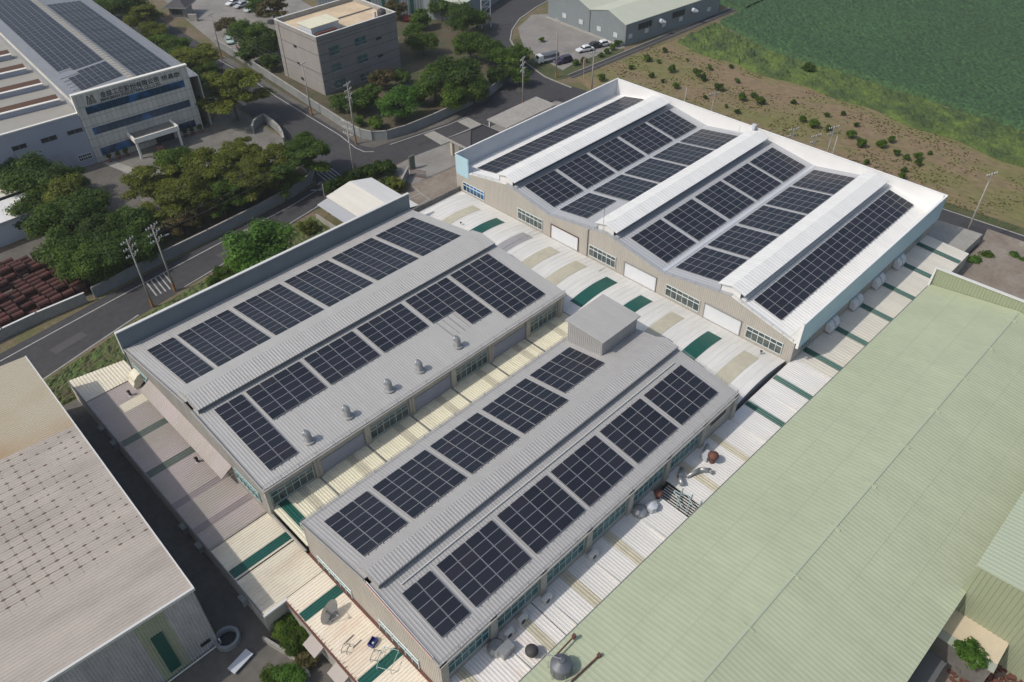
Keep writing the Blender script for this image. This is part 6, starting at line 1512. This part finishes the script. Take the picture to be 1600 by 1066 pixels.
batch([(238, 285, 34, 'layer', 'leaf_olive'), (272, 262, 36, 'layer', 'leaf_mid'), (250, 335, 26, 'layer', 'leaf_olive'), (300, 300, 40, 'layer', 'leaf_olive'), (330, 262, 38, 'layer', 'leaf_olive'), (345, 310, 32, 'layer', 'leaf_mid'),
       (372, 240, 30, 'layer', 'leaf_olive'), (392, 280, 36, 'layer', 'leaf_olive'), (420, 250, 32, 'layer', 'leaf_olive'), (476, 240, 38, 'layer', 'leaf_mid'), (440, 282, 30, 'layer', 'leaf_mid'), (285, 345, 22, 'layer', 'leaf_rust')],
      'feathery olive tree in the company yard by the road wall, %s from the left', group='feathery trees in the company yard', hf=1.1)
batch([(228, 28, 24, 'layer', 'leaf_olive'), (236, 55, 26, 'layer', 'leaf_olive'), (262, 78, 30, 'layer', 'leaf_mid'), (300, 95, 32, 'layer', 'leaf_olive'), (330, 118, 26, 'layer', 'leaf_mid'), (360, 142, 44, 'layer', 'leaf_olive'), (205, 8, 24, 'dense', 'leaf_dark'), (170, 5, 22, 'dense', 'leaf_dark')],
      'feathery tree between the plant roof and the road, %s from the left', group='feathery trees beside the plant')
batch([(352, 38, 15, 'dense', 'leaf_rust'), (388, 52, 25, 'dense', 'leaf_mid'), (408, 72, 22, 'dense', 'leaf_dark'), (420, 60, 20, 'dense', 'leaf_dark'), (385, 85, 15, 'dense', 'leaf_dark'), (420, 95, 14, 'dense', 'leaf_mid'), (425, 12, 20, 'layer', 'leaf_rust'), (402, 5, 16, 'dense', 'leaf_dark')],
      'tree left of the mauve block, %s from the left', group='trees left of the mauve block')
batch([(530, 158, 15, 'dense', 'leaf_dark'), (556, 160, 20, 'dense', 'leaf_dark'), (574, 148, 20, 'dense', 'leaf_mid'), (595, 122, 18, 'dense', 'leaf_rust'), (622, 158, 30, 'dense', 'leaf_bright'), (588, 190, 12, 'dense', 'leaf_mid'), (628, 118, 14, 'dense', 'leaf_dark'),
       (560, 188, 9, 'dense', 'leaf_mid'), (650, 150, 16, 'dense', 'leaf_mid'), (678, 128, 30, 'dense', 'leaf_mid'), (715, 112, 36, 'dense', 'leaf_dark'), (706, 150, 24, 'dense', 'leaf_mid'), (740, 138, 24, 'dense', 'leaf_dark'), (735, 70, 24, 'dense', 'leaf_mid'),
       (765, 78, 22, 'dense', 'leaf_dark'), (790, 92, 22, 'dense', 'leaf_mid'), (808, 82, 20, 'dense', 'leaf_mid'), (660, 62, 22, 'dense', 'leaf_mid'), (655, 28, 16, 'dense', 'leaf_mid'), (690, 12, 18, 'dense', 'leaf_dark'), (722, 28, 26, 'dense', 'leaf_dark'), (745, 25, 18, 'dense', 'leaf_mid'),
       (645, 48, 14, 'dense', 'leaf_mid'), (615, 12, 16, 'layer', 'leaf_rust'), (812, 118, 16, 'dense', 'leaf_mid'), (780, 118, 18, 'dense', 'leaf_dark')],
      'leafy tree in the walled garden right of the mauve block, %s from the left', group='trees in the walled garden')
tree(408, 392, 52, 'dense', 'leaf_bright', 'big bright green tree behind the long grey parapet')
tree(362, 428, 22, 'dense', 'leaf_mid', 'pale leafy bush beside the big bright green tree', 'bush')
tree(338, 438, 16, 'dense', 'leaf_mid', 'smaller leafy bush leaning over the road verge', 'bush')
tree(480, 355, 14, 'dense', 'leaf_olive', 'brownish bush left of the small cream shed', 'bush')
batch([(515, 292, 10, 'dense', 'leaf_dark'), (530, 285, 11, 'dense', 'leaf_dark'), (547, 275, 12, 'dense', 'leaf_dark'), (562, 271, 11, 'dense', 'leaf_dark'), (578, 268, 12, 'dense', 'leaf_dark'), (592, 262, 12, 'dense', 'leaf_dark'), (606, 262, 13, 'dense', 'leaf_dark'), (618, 288, 13, 'dense', 'leaf_olive'), (604, 284, 10, 'dense', 'leaf_dark')],
      'dark clipped shrub around the small cream shed, %s from the left', cat='bush', group='shrubs around the small shed', hf=1.3)
T8 = lambda ox, oy, s_, P: [(ox+a/s_, oy+c/s_) for a, c in P]
fb = T8(800, 0, 3.9475, [(735, 415), (830, 360), (905, 380), (940, 310), (985, 425), (860, 465), (930, 500), (1010, 530), (1140, 450), (1180, 480), (1220, 420), (1275, 540), (1190, 600), (1390, 500), (1420, 600), (1490, 590), (1530, 620), (1320, 655), (1390, 690), (555, 480), (1080, 370), (1350, 410)]) + \
     T8(1200, 0, 3.9475, [(215, 735), (280, 765), (160, 630), (380, 790), (365, 710), (465, 700), (510, 830), (580, 880), (545, 770), (700, 890), (760, 860), (795, 940), (855, 970), (925, 960), (930, 1000), (1000, 945), (610, 1000), (840, 1050)]) + [(1410, 275)]
rs_ = [5, 7, 4, 5, 8, 6, 4, 6, 8, 7, 5, 8, 4, 5, 8, 6, 9, 4, 5, 7, 3, 4, 7, 9, 5, 6, 5, 5, 8, 9, 5, 8, 7, 6, 6, 7, 7, 4, 6, 5, 7]
batch([(u, v, r_, 'bush', 'leaf_mid' if i % 3 else 'leaf_dark') for i, ((u, v), r_) in enumerate(zip(fb, rs_))], 'small green bush on the dry brown field, %s from the left', cat='bush', group='bushes on the brown field')
tree(1263, 107, 11, 'bush', 'leaf_dark', 'dark shrub on the bright bank beside the crop field', 'bush')
batch([(846, 62, 5, 'bush', 'leaf_mid'), (852, 95-8, 5, 'bush', 'leaf_mid'), (900, 98, 6, 'bush', 'leaf_mid'), (912, 94, 6, 'bush', 'leaf_rust'), (948, 80, 6, 'bush', 'leaf_mid'), (957, 74, 6, 'bush', 'leaf_mid'), (965, 68, 7, 'bush', 'leaf_dark'), (938, 86, 5, 'bush', 'leaf_mid')],
      'low shrub at the edge of the parking lot, %s from the left', cat='bush', group='shrubs round the parking lot')
batch([(1518, 412, 16, 'bush', 'leaf_bright'), (1540, 405, 14, 'bush', 'leaf_mid'), (1505, 428, 12, 'bush', 'leaf_bright'), (1585, 408, 14, 'bush', 'leaf_bright'), (1592, 425, 10, 'bush', 'leaf_mid'), (1548, 432, 12, 'bush', 'leaf_rust')],
      'loose leafy shrub beyond the far end of the green roof, %s from the left', cat='bush', group='shrubs beyond the green roof')
batch([(447, 978, 20, 'dense', 'leaf_mid'), (462, 1002, 20, 'dense', 'leaf_mid'), (430, 1058, 20, 'dense', 'leaf_mid'), (478, 1030, 16, 'dense', 'leaf_rust'), (452, 1058, 22, 'dense', 'leaf_bright')],
      'leafy courtyard bush below the notched cream roof, %s from the left', cat='bush', group='bushes in the courtyard')
tree(1521, 1021, 17, 'dense', 'leaf_bright', 'round bright green bush in front of the tan flat roof', 'bush', zc=4.2)
for i, (x, y) in enumerate([(1.9, -1.3), (3.7, -1.2), (5.3, -1.1), (17.5, -1.0), (19, -1.0), (20.7, -1.1)]):
    p = fbw(x, y); t = thing('potted_plant', 'potted shrub in front of the lettered plant, %s from the left' % nth(i), 'potted plant', (p.x, p.y, 0), 'potted plants by the plant front')
    b = MB(); b.lathe((p.x, p.y, 0), [(.3, 0), (.42, .5), (.45, .52)], 10); b.build('pot', M['pot'], t)
    o = bpy.data.objects.new('foliage', crown('bush', i % 3, 'leaf_dark', 1500, .1)); sc.collection.objects.link(o); o.parent = t; o.location = (0, 0, 1.1); o.scale = (.75, .75, .8)
# weeds over the brown field and bank (nobody could count them)
random.seed(77); b = MB()
for k in range(7000):
    y = random.uniform(20, 115); x = random.uniform(139.5, lerp(bl, y))
    if noise.noise(Vector((x*.12, y*.12, 3))) < random.uniform(-.25, .35): continue
    s_ = random.uniform(.1, .28)
    for j in range(3):
        a = random.uniform(0, 6.28); c_, q_ = math.cos(a)*s_, math.sin(a)*s_
        b.face([(x-c_, y-q_, .03), (x+c_, y+q_, .03), (x+c_*.4+random.uniform(-.1, .1), y+q_*.4, s_*.7), (x-c_*.5, y-q_*.5, s_*.75)])
tag(b.build('weeds', M['weed']), 'low dry weeds and grass tufts scattered over the brown field', 'weeds', kind='stuff')
# scrap heap in the lower right yard
random.seed(21); b = MB()
for k in range(90):
    p = at(random.uniform(1485, 1600), random.uniform(1038, 1075), .1); b.fr = (p.x, p.y, random.uniform(0, 3)); s_ = random.uniform(.1, .45); b.box(-s_, -s_*.4, .0, s_, s_*.4, random.uniform(.1, .5))
b.fr = None
solo('rubble_heap', b, M['rusty'], 'heap of rubble and scrap in the lower right corner yard', 'rubble', None)['kind'] = 'stuff'
p = at(1575, 1025, .6); b = MB((p.x, p.y, .4)); b.box(-.9, -.5, .05, .9, .5, .5); b.box(-.5, -.6, .5, .6, .4, .95); b.box(.1, .2, .95, .8, .8, 1.2)
solo('white_sacks', b, M['porc'], 'pile of white sacks beside the green block wall', 'sacks')

# ================================================================== thin morning haze over the whole site
b = MB(); b.box(-420, -420, -1.0, 760, 760, 80.0)
hz = b.build('haze', None); hz.data.materials.clear()
hm = bpy.data.materials.new('haze_air'); hm.use_nodes = True; t_ = hm.node_tree; t_.nodes.clear()
pv = t_.nodes.new('ShaderNodeVolumePrincipled'); ho = t_.nodes.new('ShaderNodeOutputMaterial')
pv.inputs['Color'].default_value = (0.86, 0.90, 0.95, 1); pv.inputs['Density'].default_value = 0.00022; pv.inputs['Anisotropy'].default_value = 0.25
t_.links.new(pv.outputs[0], ho.inputs['Volume']); hz.data.materials.append(hm); hz['kind'] = 'stuff'
tag(hz, 'thin pale haze in the air over the whole site', 'haze')
